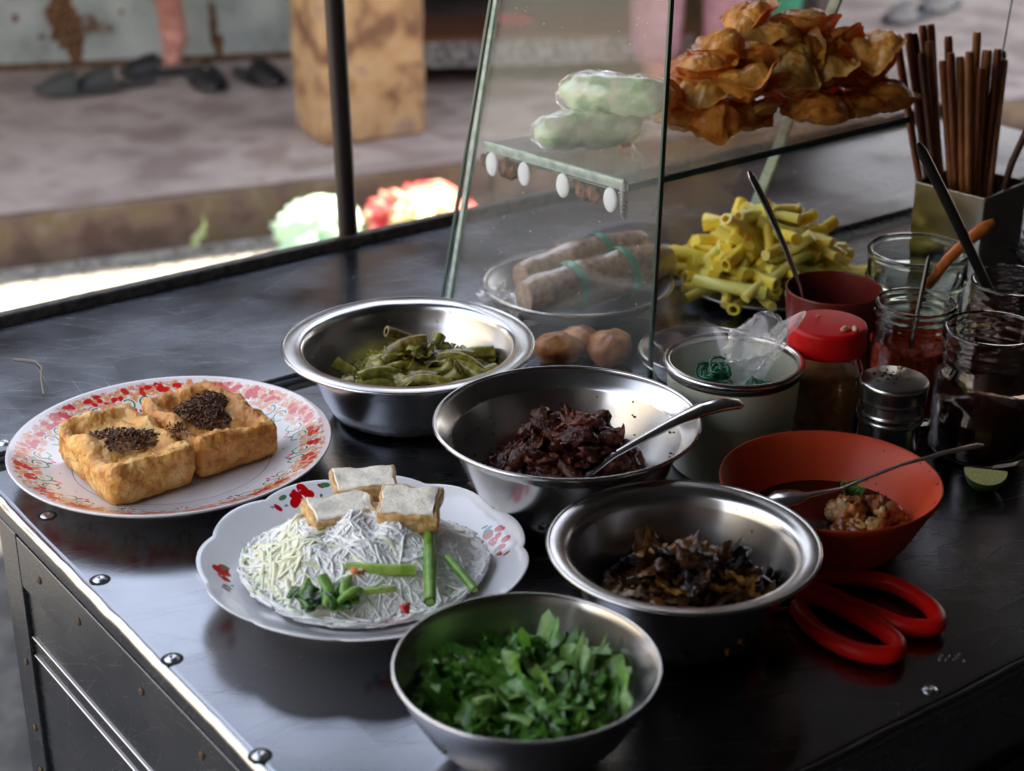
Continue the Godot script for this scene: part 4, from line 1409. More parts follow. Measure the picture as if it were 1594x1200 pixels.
func build_case():
	var o := thing("glass_case", "small glass display case with sloping back and one shelf of fried snacks", "display case", Vector3(-0.057, T, -1.446), 0.772)
	var pane := glass("pane_glass", C3(0.80, 0.86, 0.84), 0.03)
	var pane2 := glass("pane_glass_clear", C3(0.78, 0.84, 0.82), 0.02)
	var shelf_g := glass("shelf_glass", C3(0.60, 0.72, 0.66), 0.16)
	for g in [pane, pane2]:
		g.metallic_specular = 0.33
	var green := mat("glass_edge_green", C3(0.012, 0.055, 0.038), 0.08)
	green.clearcoat_enabled = true
	var pale := mottled("glass_edge_pale", [[0.3, C3(0.30, 0.42, 0.36)], [0.7, C3(0.50, 0.60, 0.53)]], 121, 0.02, 12.0, 0.15)
	var dirty := mottled("silicone_dirty", [[0.35, C3(0.03, 0.03, 0.03)], [0.5, C3(0.22, 0.23, 0.22)], [0.7, C3(0.5, 0.5, 0.48)]], 122, 0.06, 30.0, 0.6)
	var white := mat("silicone_white", C3(0.74, 0.77, 0.80), 0.4)
	white.subsurf_scatter_enabled = true
	white.subsurf_scatter_strength = 0.3
	var H := 0.37
	var zb := func(h: float): return 0.225 * h
	var zf := func(h: float): return 0.240 + 0.025 * h
	# end pane that faces the dishes
	var p1 := part(o, "end_pane", prism([[0.0, 0.001], [0.240, 0.001], [zf.call(H), H], [zb.call(H), H]], -0.002, 0.002), pane)
	part(p1, "pane_edge", bar(Vector3(0, 0.001, 0.2415), Vector3(0, H, zf.call(H) + 0.0015), 0.0046, 0.0026), green)
	part(p1, "pane_edge", bar(Vector3(-0.0005, 0.001, -0.0028), Vector3(-0.0005, H, zb.call(H) - 0.0028), 0.0050, 0.0050), pale)
	part(p1, "seal", bar(Vector3(-0.0032, 0.02, -0.0060), Vector3(-0.0032, H, zb.call(H) - 0.0060), 0.0026, 0.0030), green)
	# sloping back pane and its far edge
	var zr := func(h: float): return 0.062 + 0.36 * h
	part(o, "back_pane", slab([Vector3(0.003, 0.002, 0.0), Vector3(0.337, 0.002, zr.call(0.0)), Vector3(0.337, H, zr.call(H)), Vector3(0.003, H, zb.call(H))], Vector3(0, 0, -0.004)), pane2)
	part(o, "support_strip", slab([Vector3(0.337, 0.002, zr.call(0.0) - 0.006), Vector3(0.340, 0.002, zr.call(0.0) + 0.003), Vector3(0.340, H, zr.call(H) + 0.003), Vector3(0.337, H, zr.call(H) - 0.006)], Vector3(0.004, 0, 0)), pale)
	part(o, "top_pane", slab([Vector3(0.0, H + 0.001, zb.call(H)), Vector3(0.337, H + 0.001, zr.call(H)), Vector3(0.337, H + 0.001, 0.28), Vector3(0.0, H + 0.001, zf.call(H))], Vector3(0, 0.004, 0)), pane2)
	# shelf
	var sy := 0.1745
	var sh := part(o, "shelf", slab([Vector3(0.003, sy, 0.043), Vector3(0.336, sy, 0.128), Vector3(0.336, sy, 0.246), Vector3(0.003, sy, 0.207)], Vector3(0, -0.005, 0)), shelf_g)
	part(sh, "shelf_edge", bar(Vector3(0.003, sy - 0.0025, 0.2085), Vector3(0.337, sy - 0.0025, 0.2475), 0.0026, 0.0056), green)
	part(sh, "shelf_edge", bar(Vector3(0.0048, sy - 0.0015, 0.043), Vector3(0.0048, sy - 0.0015, 0.206), 0.0036, 0.0085), pale)
	part(sh, "shelf_edge", bar(Vector3(0.0052, sy - 0.0075, 0.075), Vector3(0.0052, sy - 0.0075, 0.190), 0.0030, 0.0018), green)
	# glue pads under the shelf, rust and grime between them
	for z in [0.053, 0.092, 0.137, 0.190]:
		var b := MB.new()
		b.ball(Vector3(0.0042, sy - 0.0165, z), Vector3(0.0022, 0.0105, 0.0074), 16, 10)
		part(sh, "glue_pad", b.mesh(), white)
	for q in [[0.070, 0.0085, 0.012], [0.079, 0.006, 0.007], [0.043, 0.007, 0.005], [0.158, 0.0075, 0.010], [0.170, 0.0065, 0.008]]:
		part(sh, "rust_crumb", lump(int(q[0] * 1000), Vector3(0.0030, q[1], q[2]), 0.9), M.rust, Transform3D(Basis.IDENTITY, Vector3(0.0058, sy - 0.0165, q[0])))
	part(sh, "corner_seal", lump(33, Vector3(0.0028, 0.016, 0.0040), 0.6), dirty, Transform3D(Basis.IDENTITY, Vector3(0.0035, sy - 0.013, 0.205)))
	# dust and dried splashes stuck to the end pane
	var b := MB.new()
	rng.seed = 14
	for k in 130:
		var s := rng.randf_range(0.0002, 0.0007)
		var h := rng.randf_range(0.02, 0.36)
		b.ball(Vector3(-0.0021, h, rng.randf_range(0.02 + zb.call(h), 0.235)), Vector3(0.0001, s, s * rng.randf_range(0.7, 1.6)), 6, 4)
	stuff(part(p1, "dust_specks", b.mesh(), mat("dust", C3(0.5, 0.5, 0.48), 0.8)))

	# ---- wontons heaped on the shelf
	var wm := []
	for k in 3:
		var c: Array = [[C3(0.58, 0.19, 0.018), C3(0.86, 0.40, 0.055), C3(0.94, 0.60, 0.17)], [C3(0.40, 0.10, 0.010), C3(0.74, 0.27, 0.03), C3(0.88, 0.45, 0.09)], [C3(0.70, 0.28, 0.03), C3(0.90, 0.50, 0.10), C3(0.95, 0.69, 0.26)]][k]
		var w := mottled("wonton_%s" % ["gold", "brown", "pale"][k], [[0.2, c[0]], [0.5, c[1]], [0.8, c[2]]], 131 + k, 0.02, 14.0, 0.28, 0.12)
		w.clearcoat_enabled = true
		w.clearcoat = 0.3
		w.clearcoat_roughness = 0.2
		w.backlight_enabled = true
		w.backlight = Color(0.85, 0.52, 0.17)
		wm.append(w)
	var wv := []
	for k in 9:
		wv.append(wonton(800 + k))
	var spots := [[0.145, 0.145, 0], [0.196, 0.175, 0], [0.245, 0.205, 0], [0.292, 0.222, 0], [0.325, 0.205, 0], [0.165, 0.105, 0], [0.215, 0.135, 0], [0.265, 0.160, 0], [0.305, 0.175, 0], [0.120, 0.100, 0],
		[0.160, 0.130, 1], [0.205, 0.160, 1], [0.250, 0.185, 1], [0.292, 0.200, 1], [0.190, 0.110, 1], [0.235, 0.140, 1], [0.280, 0.165, 1], [0.315, 0.190, 1],
		[0.195, 0.140, 2], [0.235, 0.165, 2], [0.275, 0.180, 2], [0.225, 0.125, 2], [0.262, 0.150, 2],
		[0.222, 0.145, 3], [0.258, 0.160, 3], [0.240, 0.140, 3.6], [0.150, 0.175, 0], [0.130, 0.130, 1], [0.225, 0.190, 1], [0.270, 0.205, 1], [0.320, 0.215, 1], [0.175, 0.150, 2], [0.295, 0.190, 2], [0.205, 0.175, 0], [0.318, 0.232, 0], [0.180, 0.185, 1], [0.245, 0.215, 0], [0.150, 0.150, 1], [0.210, 0.160, 2], [0.250, 0.180, 2], [0.305, 0.215, 2], [0.238, 0.165, 3], [0.275, 0.175, 3], [0.195, 0.150, 3]]
	rng.seed = 61
	var gt := o.global_transform
	for q in spots:
		var lay: float = q[2]
		var wn: ArrayMesh = wv[rng.randi() % 9]
		var sc := rng.randf_range(0.92, 1.16)
		var tilt := Vector3(rng.randf_range(-0.45, 0.45), rng.randf() * TAU, rng.randf_range(-0.45, 0.45)) if lay > 0 else Vector3(rng.randf_range(-0.1, 0.1), rng.randf() * TAU, rng.randf_range(-0.1, 0.1))
		var low := (Transform3D(Basis.from_euler(tilt).scaled(Vector3.ONE * sc), Vector3.ZERO) * wn.get_aabb()).position.y
		var p := gt * Vector3(q[0] + rng.randf_range(-0.004, 0.004), sy + 0.0008 - low * (1.0 if lay == 0 else 0.8) + lay * 0.0185, q[1] + rng.randf_range(-0.004, 0.004))
		solo("fried_wonton", "crisp golden brown fried wonton in the heap on the glass shelf", "wonton", wn, wm[[0, 0, 1, 2, 1, 2][rng.randi() % 6]], xf(p, tilt, sc), "fried wontons heaped on the glass shelf")

	# ---- fresh rolls in cling film
	var rm := mottled("rice_paper_roll", [[0.2, C3(0.18, 0.38, 0.14)], [0.42, C3(0.36, 0.56, 0.30)], [0.6, C3(0.56, 0.71, 0.48)], [0.85, C3(0.74, 0.78, 0.60)]], 141, 0.016, 9.0, 0.14, 0.04)
	rm.subsurf_scatter_enabled = true
	rm.subsurf_scatter_strength = 0.3
	rm.clearcoat_enabled = true
	rm.clearcoat = 0.7
	rm.clearcoat_roughness = 0.12
	var film := glass("cling_film", C3(0.9, 0.95, 0.92), 0.03, 0.06)
	var ends := [[Vector3(0.014, sy + 0.0165, 0.096), Vector3(0.098, sy + 0.0165, 0.138), 0.0155, "green rice paper roll lying on the glass shelf under another roll"], [Vector3(0.058, sy + 0.0435, 0.082), Vector3(0.098, sy + 0.0435, 0.166), 0.0165, "green rice paper roll laid on top of the other roll"]]
	for k in 2:
		var q: Array = ends[k]
		var a: Vector3 = gt * q[0]
		var c: Vector3 = gt * q[1]
		var mid := (a + c) / 2
		var t := thing("spring_roll", q[3], "spring roll", mid, 0.0, "fresh rolls on the glass shelf")
		var nz := noise3(150 + k, 0.8, 2)
		b = MB.new()
		b.tube(rod_path(a - mid, c - mid, 15, 0.002, nz), [q[2] * 0.30, q[2] * 0.74, q[2] * 0.93, q[2], q[2], q[2] * 1.03, q[2], q[2] * 0.98, q[2], q[2] * 1.02, q[2], q[2] * 0.98, q[2] * 0.93, q[2] * 0.78, q[2] * 0.35], 22)
		var n2 := noise3(160 + k, 70.0, 3)
		b.warp(func(p: Vector3): return p * 1.0 + Vector3(n2.get_noise_3dv(p), n2.get_noise_3dv(p + Vector3.ONE), n2.get_noise_3dv(p - Vector3.ONE)) * 0.0040)
		part(t, "wrapper", b.mesh(), rm)
		b = MB.new()
		b.tube(rod_path((a - mid) * 1.05, (c - mid) * 1.05, 15, 0.002, nz), [q[2] * 0.5, q[2] * 0.95, q[2] * 1.08, q[2] * 1.10, q[2] * 1.10, q[2] * 1.10, q[2] * 1.10, q[2] * 1.08, q[2] * 1.10, q[2] * 1.10, q[2] * 1.10, q[2] * 1.08, q[2] * 1.06, q[2] * 0.95, q[2] * 0.5], 26)
		var n3 := noise3(170 + k, 120.0, 2)
		b.warp(func(p: Vector3): return p + Vector3(n3.get_noise_3dv(p), n3.get_noise_3dv(p + Vector3.ONE), n3.get_noise_3dv(p - Vector3.ONE)) * 0.0030)
		part(t, "cling_film", b.mesh(), film)
	# a bit of carrot sticking out of the lower roll
	b = MB.new()
	b.box(Vector3.ZERO, Vector3(0.010, 0.003, 0.004), 0.001)
	solo("carrot_stick", "carrot stick poking out of the lower rice paper roll", "carrot", b.mesh(), M.carrot, xf(gt * Vector3(0.075, sy + 0.004, 0.141), Vector3(0, 0.4, 0.15)))

	# ---- tray of wrapped sausages inside the case
	var tray_at := Vector3(0.060, T + 0.006, -1.470)
	var t2 := thing("tray", "round shallow aluminium tray under the wrapped sausages", "tray", tray_at)
	b = MB.new()
	b.lathe(shell([[0.0, 0.004], [0.050, 0.004], [0.066, 0.006], [0.074, 0.014], [0.080, 0.0225], [0.086, 0.0240]], 0.001), 80)
	part(t2, "dish", b.mesh(), M.dull_aluminium)
	var path := []
	for i in 80:
		path.append(Vector3(cos(TAU * i / 80) * 0.0862, 0.0237, sin(TAU * i / 80) * 0.0862))
	b = MB.new()
	b.ring(path, 0.0015, 8)
	part(t2, "rim", b.mesh(), M.steel_rim)
	var sg := mottled("sausage", [[0.2, C3(0.18, 0.09, 0.04)], [0.5, C3(0.33, 0.19, 0.095)], [0.8, C3(0.48, 0.31, 0.17)]], 151, 0.03, 14.0, 0.35, 0.08)
	sg.clearcoat_enabled = true
	sg.clearcoat = 0.5
	sg.clearcoat_roughness = 0.15
	var tape := mat("green_tape", C3(0.05, 0.30, 0.17), 0.3)
	var se := [[Vector3(0.010, 0.0375, -1.408), Vector3(0.142, 0.0385, -1.503), 0.0210, "front wrapped sausage with two green tape bands", [0.30, 0.68]], [Vector3(0.008, 0.0375, -1.460), Vector3(0.122, 0.0385, -1.545), 0.0195, "rear wrapped sausage with one green tape band and a film seam", [0.62]]]
	for k in 2:
		var q: Array = se[k]
		var a: Vector3 = q[0] + Vector3(0, T, 0)
		var c: Vector3 = q[1] + Vector3(0, T, 0)
		var mid := (a + c) / 2
		var t := thing("sausage", q[3], "sausage", mid, 0.0, "wrapped sausages on the tray")
		var nz := noise3(180 + k, 0.7, 2)
		var r: float = q[2]
		var cp := rod_path(a - mid, c - mid, 19, 0.003, nz)
		b = MB.new()
		var rr := []
		for i in 19:
			var s := i / 18.0
			rr.append(r * (0.35 + 0.65 * pow(sin(PI * clampf(s, 0.02, 0.98)), 0.28)) * (1.0 + 0.04 * sin(s * 21.0)))
		b.tube(cp, rr, 22)
		var n2 := noise3(190 + k, 90.0, 3)
		b.warp(func(p: Vector3): return p + Vector3(n2.get_noise_3dv(p), n2.get_noise_3dv(p + Vector3.ONE), n2.get_noise_3dv(p - Vector3.ONE)) * 0.0014)
		part(t, "casing", b.mesh(), sg)
		b = MB.new()
		var fr := []
		for x in rr:
			fr.append(x * 1.07 + 0.0006)
		b.tube(cp, fr, 26)
		var n3 := noise3(200 + k, 140.0, 2)
		b.warp(func(p: Vector3): return p + Vector3(n3.get_noise_3dv(p), n3.get_noise_3dv(p + Vector3.ONE), n3.get_noise_3dv(p - Vector3.ONE)) * 0.0013)
		part(t, "cling_film", b.mesh(), film)
		for s in q[4]:
			b = MB.new()
			var i0 := int(s * 18)
			b.tube([cp[i0], cp[i0].lerp(cp[i0 + 1], 0.5), cp[i0 + 1]], [fr[i0] * 1.03, fr[i0] * 1.05, fr[i0 + 1] * 1.03], 26, 1.0, false)
			part(t, "tape_band", b.mesh(false), tape)
	var tw := solo("film_twist", "crumpled end of clear film beside the sausage tray", "plastic film", film_blob(61, Vector3(0.020, 0.017, 0.018), 0.55, 1.4), film, xf(Vector3(-0.012, T + 0.024, -1.425)))

	# ---- fried dough balls below the tray
	var dm := mottled("fried_dough", [[0.2, C3(0.22, 0.06, 0.014)], [0.5, C3(0.45, 0.17, 0.045)], [0.8, C3(0.60, 0.31, 0.12)]], 161, 0.02, 10.0, 0.4, 0.06)
	var bi := 0
	for q in [[0.040, -1.352, 0.016], [0.084, -1.349, 0.018], [0.060, -1.372, 0.015]]:
		solo("fried_dough_ball", ["dark orange fried dough ball next to the pickle bowl's rim", "plump orange fried dough ball nearest the pane's upright edge", "fried dough ball tucked behind the two others under the tray"][bi], "dough ball", lump(900 + bi, Vector3(q[2] * 1.35, q[2] * 0.85, q[2] * 1.1), 0.22, 18, 12), dm, xf(Vector3(q[0], T + q[2] * 0.80, q[1]), Vector3(0, bi * 1.3, 0)), "fried dough balls under the tray")
		bi += 1
	# ---- small steel dish by the case's upright edge
	steel_bowl("small shallow steel dish behind the plastic tub", Vector3(0.158, T, -1.315), shell([[0.0, 0.003], [0.028, 0.003], [0.036, 0.006], [0.043, 0.018], [0.048, 0.0265], [0.052, 0.028]], 0.0009), 0.0522, 0.0278, 0.0010, M.dull_aluminium)

	# ---- macaroni piled on a plate
	var mac_at := Vector3(0.240, T, -1.525)
	b = MB.new()
	b.lathe([[0.0, 0.0052], [0.06, 0.0055], [0.070, 0.0085], [0.078, 0.0125], [0.080, 0.0125], [0.0795, 0.0110], [0.071, 0.0065], [0.058, 0.0015], [0.056, 0.0], [0.052, 0.0], [0.05, 0.002], [0.0, 0.003]], 72)
	solo("plate", "small steel plate under the yellow macaroni inside the case", "plate", b.mesh(), M.dull_aluminium, Transform3D(Basis.IDENTITY, mac_at))
	var ym := []
	for k in 3:
		var c: Array = [[C3(0.98, 0.76, 0.08), C3(0.98, 0.84, 0.17)], [C3(0.97, 0.70, 0.06), C3(0.98, 0.79, 0.12)], [C3(0.98, 0.82, 0.16), C3(0.98, 0.88, 0.28)]][k]
		var y := mottled("macaroni_%s" % ["yellow", "deep", "light"][k], [[0.3, c[0]], [0.7, c[1]]], 171 + k, 0.02, 9.0, 0.34)
		y.subsurf_scatter_enabled = true
		y.subsurf_scatter_strength = 0.3
		y.backlight_enabled = true
		y.backlight = Color(0.5, 0.42, 0.12)
		ym.append(y)
	var yv := []
	for k in 6:
		yv.append(stem_piece(0.056 + 0.008 * (k % 3), 0.0048 + 0.0007 * (k % 3), [0.25, -0.1, 0.45, 0.1, 0.3, -0.25][k], k == 2))
	rng.seed = 303
	for k in 170:
		var a := rng.randf() * TAU
		var q := sqrt(rng.randf())
		var p := Vector3(cos(a) * q * 0.072, 0, sin(a) * q * 0.054)
		p.y = 0.014 + maxf(0.0, 1.0 - q * q) * 0.068 * rng.randf_range(0.15, 1.0)
		var up := rng.randf_range(-0.35, 0.35) + (rng.randf_range(0.5, 1.0) if (p.y > 0.04 and rng.randf() < 0.35) else 0.0)
		solo("macaroni", "cooked yellow macaroni tube in the pile inside the glass case", "macaroni", yv[rng.randi() % 6], ym[rng.randi() % 3], xf(mac_at + p, Vector3(rng.randf() * 6.0, rng.randf() * TAU, up)), "macaroni tubes in the pile")
	for q in [[Vector3(0.228, 0.030, -1.462), Vector3(0.3, 0.9, 0.25)], [Vector3(0.200, 0.024, -1.470), Vector3(1.2, -0.5, 0.1)], [Vector3(0.252, 0.040, -1.475), Vector3(0.2, 0.75, 0.3)]]:
		solo("macaroni", "cooked yellow macaroni tube in the pile inside the glass case", "macaroni", yv[int(q[0].x * 1000) % 6], ym[2], xf(q[0] + Vector3(0, T, 0), q[1]), "macaroni tubes in the pile")

# ---------------------------------------------------------------- jars, cups and tools on the far side
func jar_profile(r: float, h: float, neck: float, neck_h: float, th := 0.0022) -> Array:
	# outside from the bottom centre up, over the lip and down the inside; the neck carries two thread rings
	var l := [[0.0, 0.001], [r - 0.006, 0.0], [r - 0.002, 0.002], [r, 0.007], [r, h - neck_h - 0.012], [r - 0.002, h - neck_h - 0.005], [neck + 0.0002, h - neck_h]]
	for k in 2:
		var y := h - neck_h + neck_h * (0.28 + 0.34 * k)
		l += [[neck, y - 0.0016], [neck + 0.0011, y], [neck, y + 0.0016]]
	l += [[neck, h - 0.003], [neck + 0.0008, h - 0.0015], [neck - 0.0004, h], [neck - th + 0.0004, h], [neck - th, h - 0.002], [neck - th, h - neck_h], [r - th - 0.002, h - neck_h - 0.007], [r - th, h - neck_h - 0.014], [r - th, 0.009], [r - th - 0.004, 0.0045], [0.0, 0.004]]
	return l

func catmull(pts: Array, n: int) -> Array:
	var l := []
	var m := pts.size()
	for i in m:
		for k in n:
			var s := float(k) / n
			l.append(pts[i].cubic_interpolate(pts[(i + 1) % m], pts[(i + m - 1) % m], pts[(i + 2) % m], s))
	return l

func build_condiments():
	var b: MB
	var jg := solid_glass("jar_glass", C3(0.97, 0.99, 0.97))
	# ---- plastic tub with steel rim, bag and green twine
	var pos := Vector3(0.163, T, -1.158)
	var o := thing("plastic_tub", "milky plastic tub with a steel rim, a clear bag and green bands in it", "tub", pos)
	var tub := mat("tub_plastic", C3(0.46, 0.48, 0.38), 0.35)
	tub.backlight_enabled = true
	tub.backlight = Color(0.5, 0.52, 0.42)
	b = MB.new()
	b.lathe([[0.0, 0.001], [0.040, 0.0], [0.043, 0.003], [0.0455, 0.030], [0.0462, 0.0465], [0.0470, 0.0480], [0.0474, 0.050], [0.0490, 0.081], [0.0476, 0.081], [0.0460, 0.050], [0.0448, 0.046], [0.0440, 0.030], [0.0415, 0.006], [0.0, 0.004]], 72)
	part(o, "wall", b.mesh(), tub)
	b = MB.new()
	b.lathe([[0.0480, 0.0775], [0.0496, 0.0775], [0.0500, 0.079], [0.0500, 0.0805], [0.0480, 0.0805], [0.0480, 0.0775]], 72)
	part(o, "seal", b.mesh(), mat("black_rubber", C3(0.012, 0.012, 0.012), 0.5))
	b = MB.new()
	b.lathe([[0.0465, 0.0812], [0.0500, 0.0812], [0.0516, 0.0825], [0.0520, 0.0845], [0.0508, 0.0862], [0.0480, 0.0862], [0.0465, 0.0845], [0.0465, 0.0812]], 72)
	part(o, "rim", b.mesh(), M.steel_rim)
	var twine := mat("green_bands", C3(0.008, 0.13, 0.055), 0.22)
	var bands_labels := ["bundle of dark green plastic bands inside the clear bag", "bundle of dark green plastic bands lying in the tub beside the bag"]
	for k in 2:
		var c: Vector3 = pos + [Vector3(-0.014, 0.074, 0.004), Vector3(0.016, 0.064, 0.014)][k]
		var t := thing("band_bundle", bands_labels[k], "bands", c, 0.0, "green band bundles in the tub")
		rng.seed = 210 + k
		for j in 16:
			b = MB.new()
			var a := rng.randf() * TAU
			var rr := rng.randf_range(0.006, 0.013)
			var tilt := Basis.from_euler(Vector3(rng.randf_range(-0.6, 0.6), a, rng.randf_range(-0.6, 0.6)))
			var path := []
			for i in 12:
				var s := TAU * i / 12
				path.append(tilt * Vector3(cos(s) * rr, 0.002 * sin(s * 3), sin(s) * rr * 0.7) + Vector3(0.003 * sin(j), 0.0006 * j - 0.004, 0.003 * cos(j * 2.0)))
			b.ring(path, 0.0011, 6)
			part(t, "band", b.mesh(), twine)
	# clear bag: crumpled film that rises from the tub and falls over its rim
	var bagm := glass("bag_film", C3(0.92, 0.94, 0.96), 0.16, 0.05)
	var nz := noise3(222, 20.0, 2)
	var rows := []
	for i in 26:
		var row := PackedVector3Array()
		for j in 44:
			var a := TAU * j / 44
			var s := i / 25.0
			var rr := lerpf(0.012, 0.042, pow(s, 0.6))
			var y := lerpf(0.052, 0.094, s) + 0.012 * s * sin(a * 2.0 + 0.6)
			var p := Vector3(cos(a) * rr * 1.08 - 0.008, y, sin(a) * rr * 0.85 + 0.002)
			# one side stands up as a loop, the other lies over the rim
			p.y += 0.018 * s * maxf(0.0, cos(a + 0.5)) - 0.012 * s * s * maxf(0.0, -cos(a - 0.3))
			p.x -= 0.010 * s * maxf(0.0, -cos(a))
			var n := absf(nz.get_noise_3dv(p)) - 0.2
			row.append(p + Vector3(cos(a), 0.6, sin(a)) * n * 0.024 * (0.3 + s))
		rows.append(row)
	b = MB.new()
	b.grid(rows, true)
	solo("plastic_bag", "clear crumpled plastic bag standing open in the milky tub", "plastic bag", b.mesh(false), bagm, Transform3D(Basis.IDENTITY, pos))
	solo("plastic_bag", "upright loop of thin clear film on the tub's bag", "plastic bag", film_blob(223, Vector3(0.022, 0.024, 0.010), 0.32, 0.8), bagm, xf(pos + Vector3(0.014, 0.098, 0.0), Vector3(0.2, 0.3, -0.2)))

	# ---- red cup with spoon
	pos = Vector3(0.262, T, -1.307)
	o = thing("red_cup", "dark red plastic cup with a steel spoon in it", "cup", pos)
	b = MB.new()
	b.lathe([[0.0, 0.001], [0.031, 0.0], [0.033, 0.003], [0.0365, 0.050], [0.0390, 0.0835], [0.0392, 0.0850], [0.0384, 0.0858], [0.0374, 0.0850], [0.0348, 0.050], [0.0315, 0.006], [0.0, 0.004]], 64)
	var rc := mat("red_melamine", C3(0.13, 0.014, 0.010), 0.3)
	part(o, "wall", b.mesh(), rc)
	b = MB.new()
	b.lathe([[0.0, 0.034], [0.0335, 0.034]], 40)
	part(o, "dark_disc", b.mesh(false), mat("cup_dark", C3(0.015, 0.006, 0.004), 0.2))  # flat near-black disc partway up inside the cup
	var sp := [Vector3(0.247, 0.036, -1.323), Vector3(0.237, 0.080, -1.328), Vector3(0.2235, 0.112, -1.333), Vector3(0.207, 0.146, -1.341), Vector3(0.196, 0.166, -1.346), Vector3(0.193, 0.171, -1.348)]
	for i in sp.size():
		sp[i] += Vector3(0, T, 0)
	b = MB.new()
	b.tube(sp, [0.0030, 0.0026, 0.0028, 0.0036, 0.0038, 0.0016], 10, 0.5, true, Vector3(0.6, 0, 0.8))
	solo("spoon", "thin steel spoon leaning out of the red cup", "spoon", b.mesh(), M.spoon_steel, Transform3D.IDENTITY, "spoons")

	# ---- red lidded jar
	pos = Vector3(0.237, T, -1.193)
	o = thing("lidded_jar", "jar of brown sauce with a bright red plastic lid", "jar", pos)
	b = MB.new()
	b.lathe([[0.0, 0.1005], [0.0265, 0.1005], [0.0285, 0.0995], [0.0293, 0.0970], [0.0296, 0.0830], [0.0288, 0.0800], [0.0275, 0.0800], [0.0275, 0.0960], [0.0, 0.0965]], 64)
	part(o, "lid", b.mesh(), mat("red_lid", C3(0.55, 0.003, 0.004), 0.4))
	b = MB.new()
	b.lathe(jar_profile(0.0285, 0.0935, 0.0262, 0.016), 56)
	part(o, "glass", b.mesh(), jg)
	b = MB.new()
	b.lathe([[0.0, 0.0046], [0.0215, 0.005], [0.0258, 0.011], [0.0258, 0.060], [0.0250, 0.0625], [0.0, 0.0620]], 48)
	part(o, "sauce", b.mesh(), mottled("peanut_sauce", [[0.3, C3(0.40, 0.14, 0.028)], [0.7, C3(0.58, 0.26, 0.065)]], 231, 0.02, 16.0, 0.35))
	var pn := mottled("peanut", [[0.3, C3(0.55, 0.27, 0.15)], [0.7, C3(0.72, 0.45, 0.30)]], 232, 0.04, 60.0, 0.5)
	var k2 := 0
	for q in [[Vector3(0.247, 0.1018, -1.178), 0.5, 0.0034], [Vector3(0.254, 0.1018, -1.177), 1.6, 0.0030], [Vector3(0.231, 0.1014, -1.204), 0.2, 0.0014]]:
		solo("peanut_crumb", ["halved peanut crumb on the red lid", "broken peanut crumb beside the halved one on the red lid", "tiny pale crumb alone on the red lid"][k2], "peanut", lump(940 + k2, Vector3(q[2] * 1.3, q[2] * 0.6, q[2] * 0.8), 0.5), pn, xf(q[0] + Vector3(0, T, 0), Vector3(0, q[1], 0)), "peanut crumbs on the lids")
		k2 += 1

	# ---- steel shaker
	pos = Vector3(0.280, T, -1.149)
	o = thing("shaker", "ringed steel pepper shaker in front of the jars", "shaker", pos)
	b = MB.new()
	b.lathe([[0.0, 0.001], [0.0205, 0.0], [0.0215, 0.002], [0.0216, 0.040], [0.0232, 0.0415], [0.0236, 0.0430], [0.0232, 0.0445], [0.0222, 0.0455], [0.0232, 0.0468], [0.0237, 0.0482], [0.0232, 0.0496], [0.0220, 0.0505], [0.0220, 0.0580]], 64)
	part(o, "body", b.mesh(false), M.steel)
	b = MB.new()
	b.lathe([[0.0222, 0.0575], [0.0240, 0.0580], [0.0246, 0.0592], [0.0240, 0.0604], [0.0243, 0.0620], [0.0250, 0.0690], [0.0253, 0.0712], [0.0249, 0.0730], [0.0235, 0.0742], [0.0, 0.0772]], 64)
	var cap := part(o, "cap", b.mesh(false), M.steel)
	b = MB.new()
	b.lathe([[0.0, 0.0003], [0.0010, 0.0003], [0.0012, -0.0002]], 10)
	var hole := b.mesh()
	for k in 13:
		var a := TAU * k / 6 + (0.5 if k > 6 else 0.0)
		var rr: float = 0.0 if k == 0 else (0.0062 if k < 7 else 0.0125)
		part(cap, "hole", hole, M.dark_gap, Transform3D(Basis.IDENTITY, Vector3(cos(a) * rr - 0.003, 0.0772 - 0.0030 * rr / 0.0235 + 0.0001, sin(a) * rr)))
	solo("peanut_crumb", "peanut crumb on the steel shaker's cap", "peanut", lump(950, Vector3(0.0026, 0.0014, 0.0018), 0.5), pn, xf(pos + Vector3(0.006, 0.0775, -0.012)), "peanut crumbs on the lids")

	# ---- chilli jar with small spoon
	pos = Vector3(0.316, T, -1.251)
	o = thing("chilli_jar", "open glass jar smeared with red chilli paste", "jar", pos)
	b = MB.new()
	b.lathe(jar_profile(0.0335, 0.095, 0.0312, 0.020), 60)
	part(o, "glass", b.mesh(), jg)
	b = MB.new()
	b.lathe([[0.0, 0.0046], [0.0265, 0.005], [0.0308, 0.011], [0.0308, 0.052], [0.0295, 0.055], [0.020, 0.052], [0.0, 0.050]], 48)
	var cp := mottled("chilli_paste", [[0.2, C3(0.16, 0.010, 0.006)], [0.5, C3(0.42, 0.030, 0.012)], [0.8, C3(0.62, 0.085, 0.025)]], 241, 0.03, 20.0, 0.22, 0.05)
	part(o, "chilli_paste", b.mesh(), cp)
	var nz2 := noise3(244, 3.0, 2)
	rows = []
	for i in 8:
		var row := PackedVector3Array()
		for j in 56:
			var a := TAU * j / 56
			var top := 0.064 + 0.008 * nz2.get_noise_2d(cos(a), sin(a))
			row.append(Vector3(cos(a) * 0.0311, lerpf(0.050, top, i / 7.0), sin(a) * 0.0311))
		rows.append(row)
	b = MB.new()
	b.grid(rows, true)
	part(o, "paste_smear", b.mesh(false), cp)
	b = MB.new()
	b.tube([Vector3(0.318, T + 0.050, -1.262), Vector3(0.323, T + 0.085, -1.270), Vector3(0.330, T + 0.118, -1.283), Vector3(0.331, T + 0.121, -1.2845)], [0.0020, 0.0019, 0.0018, 0.0008], 8, 0.7)
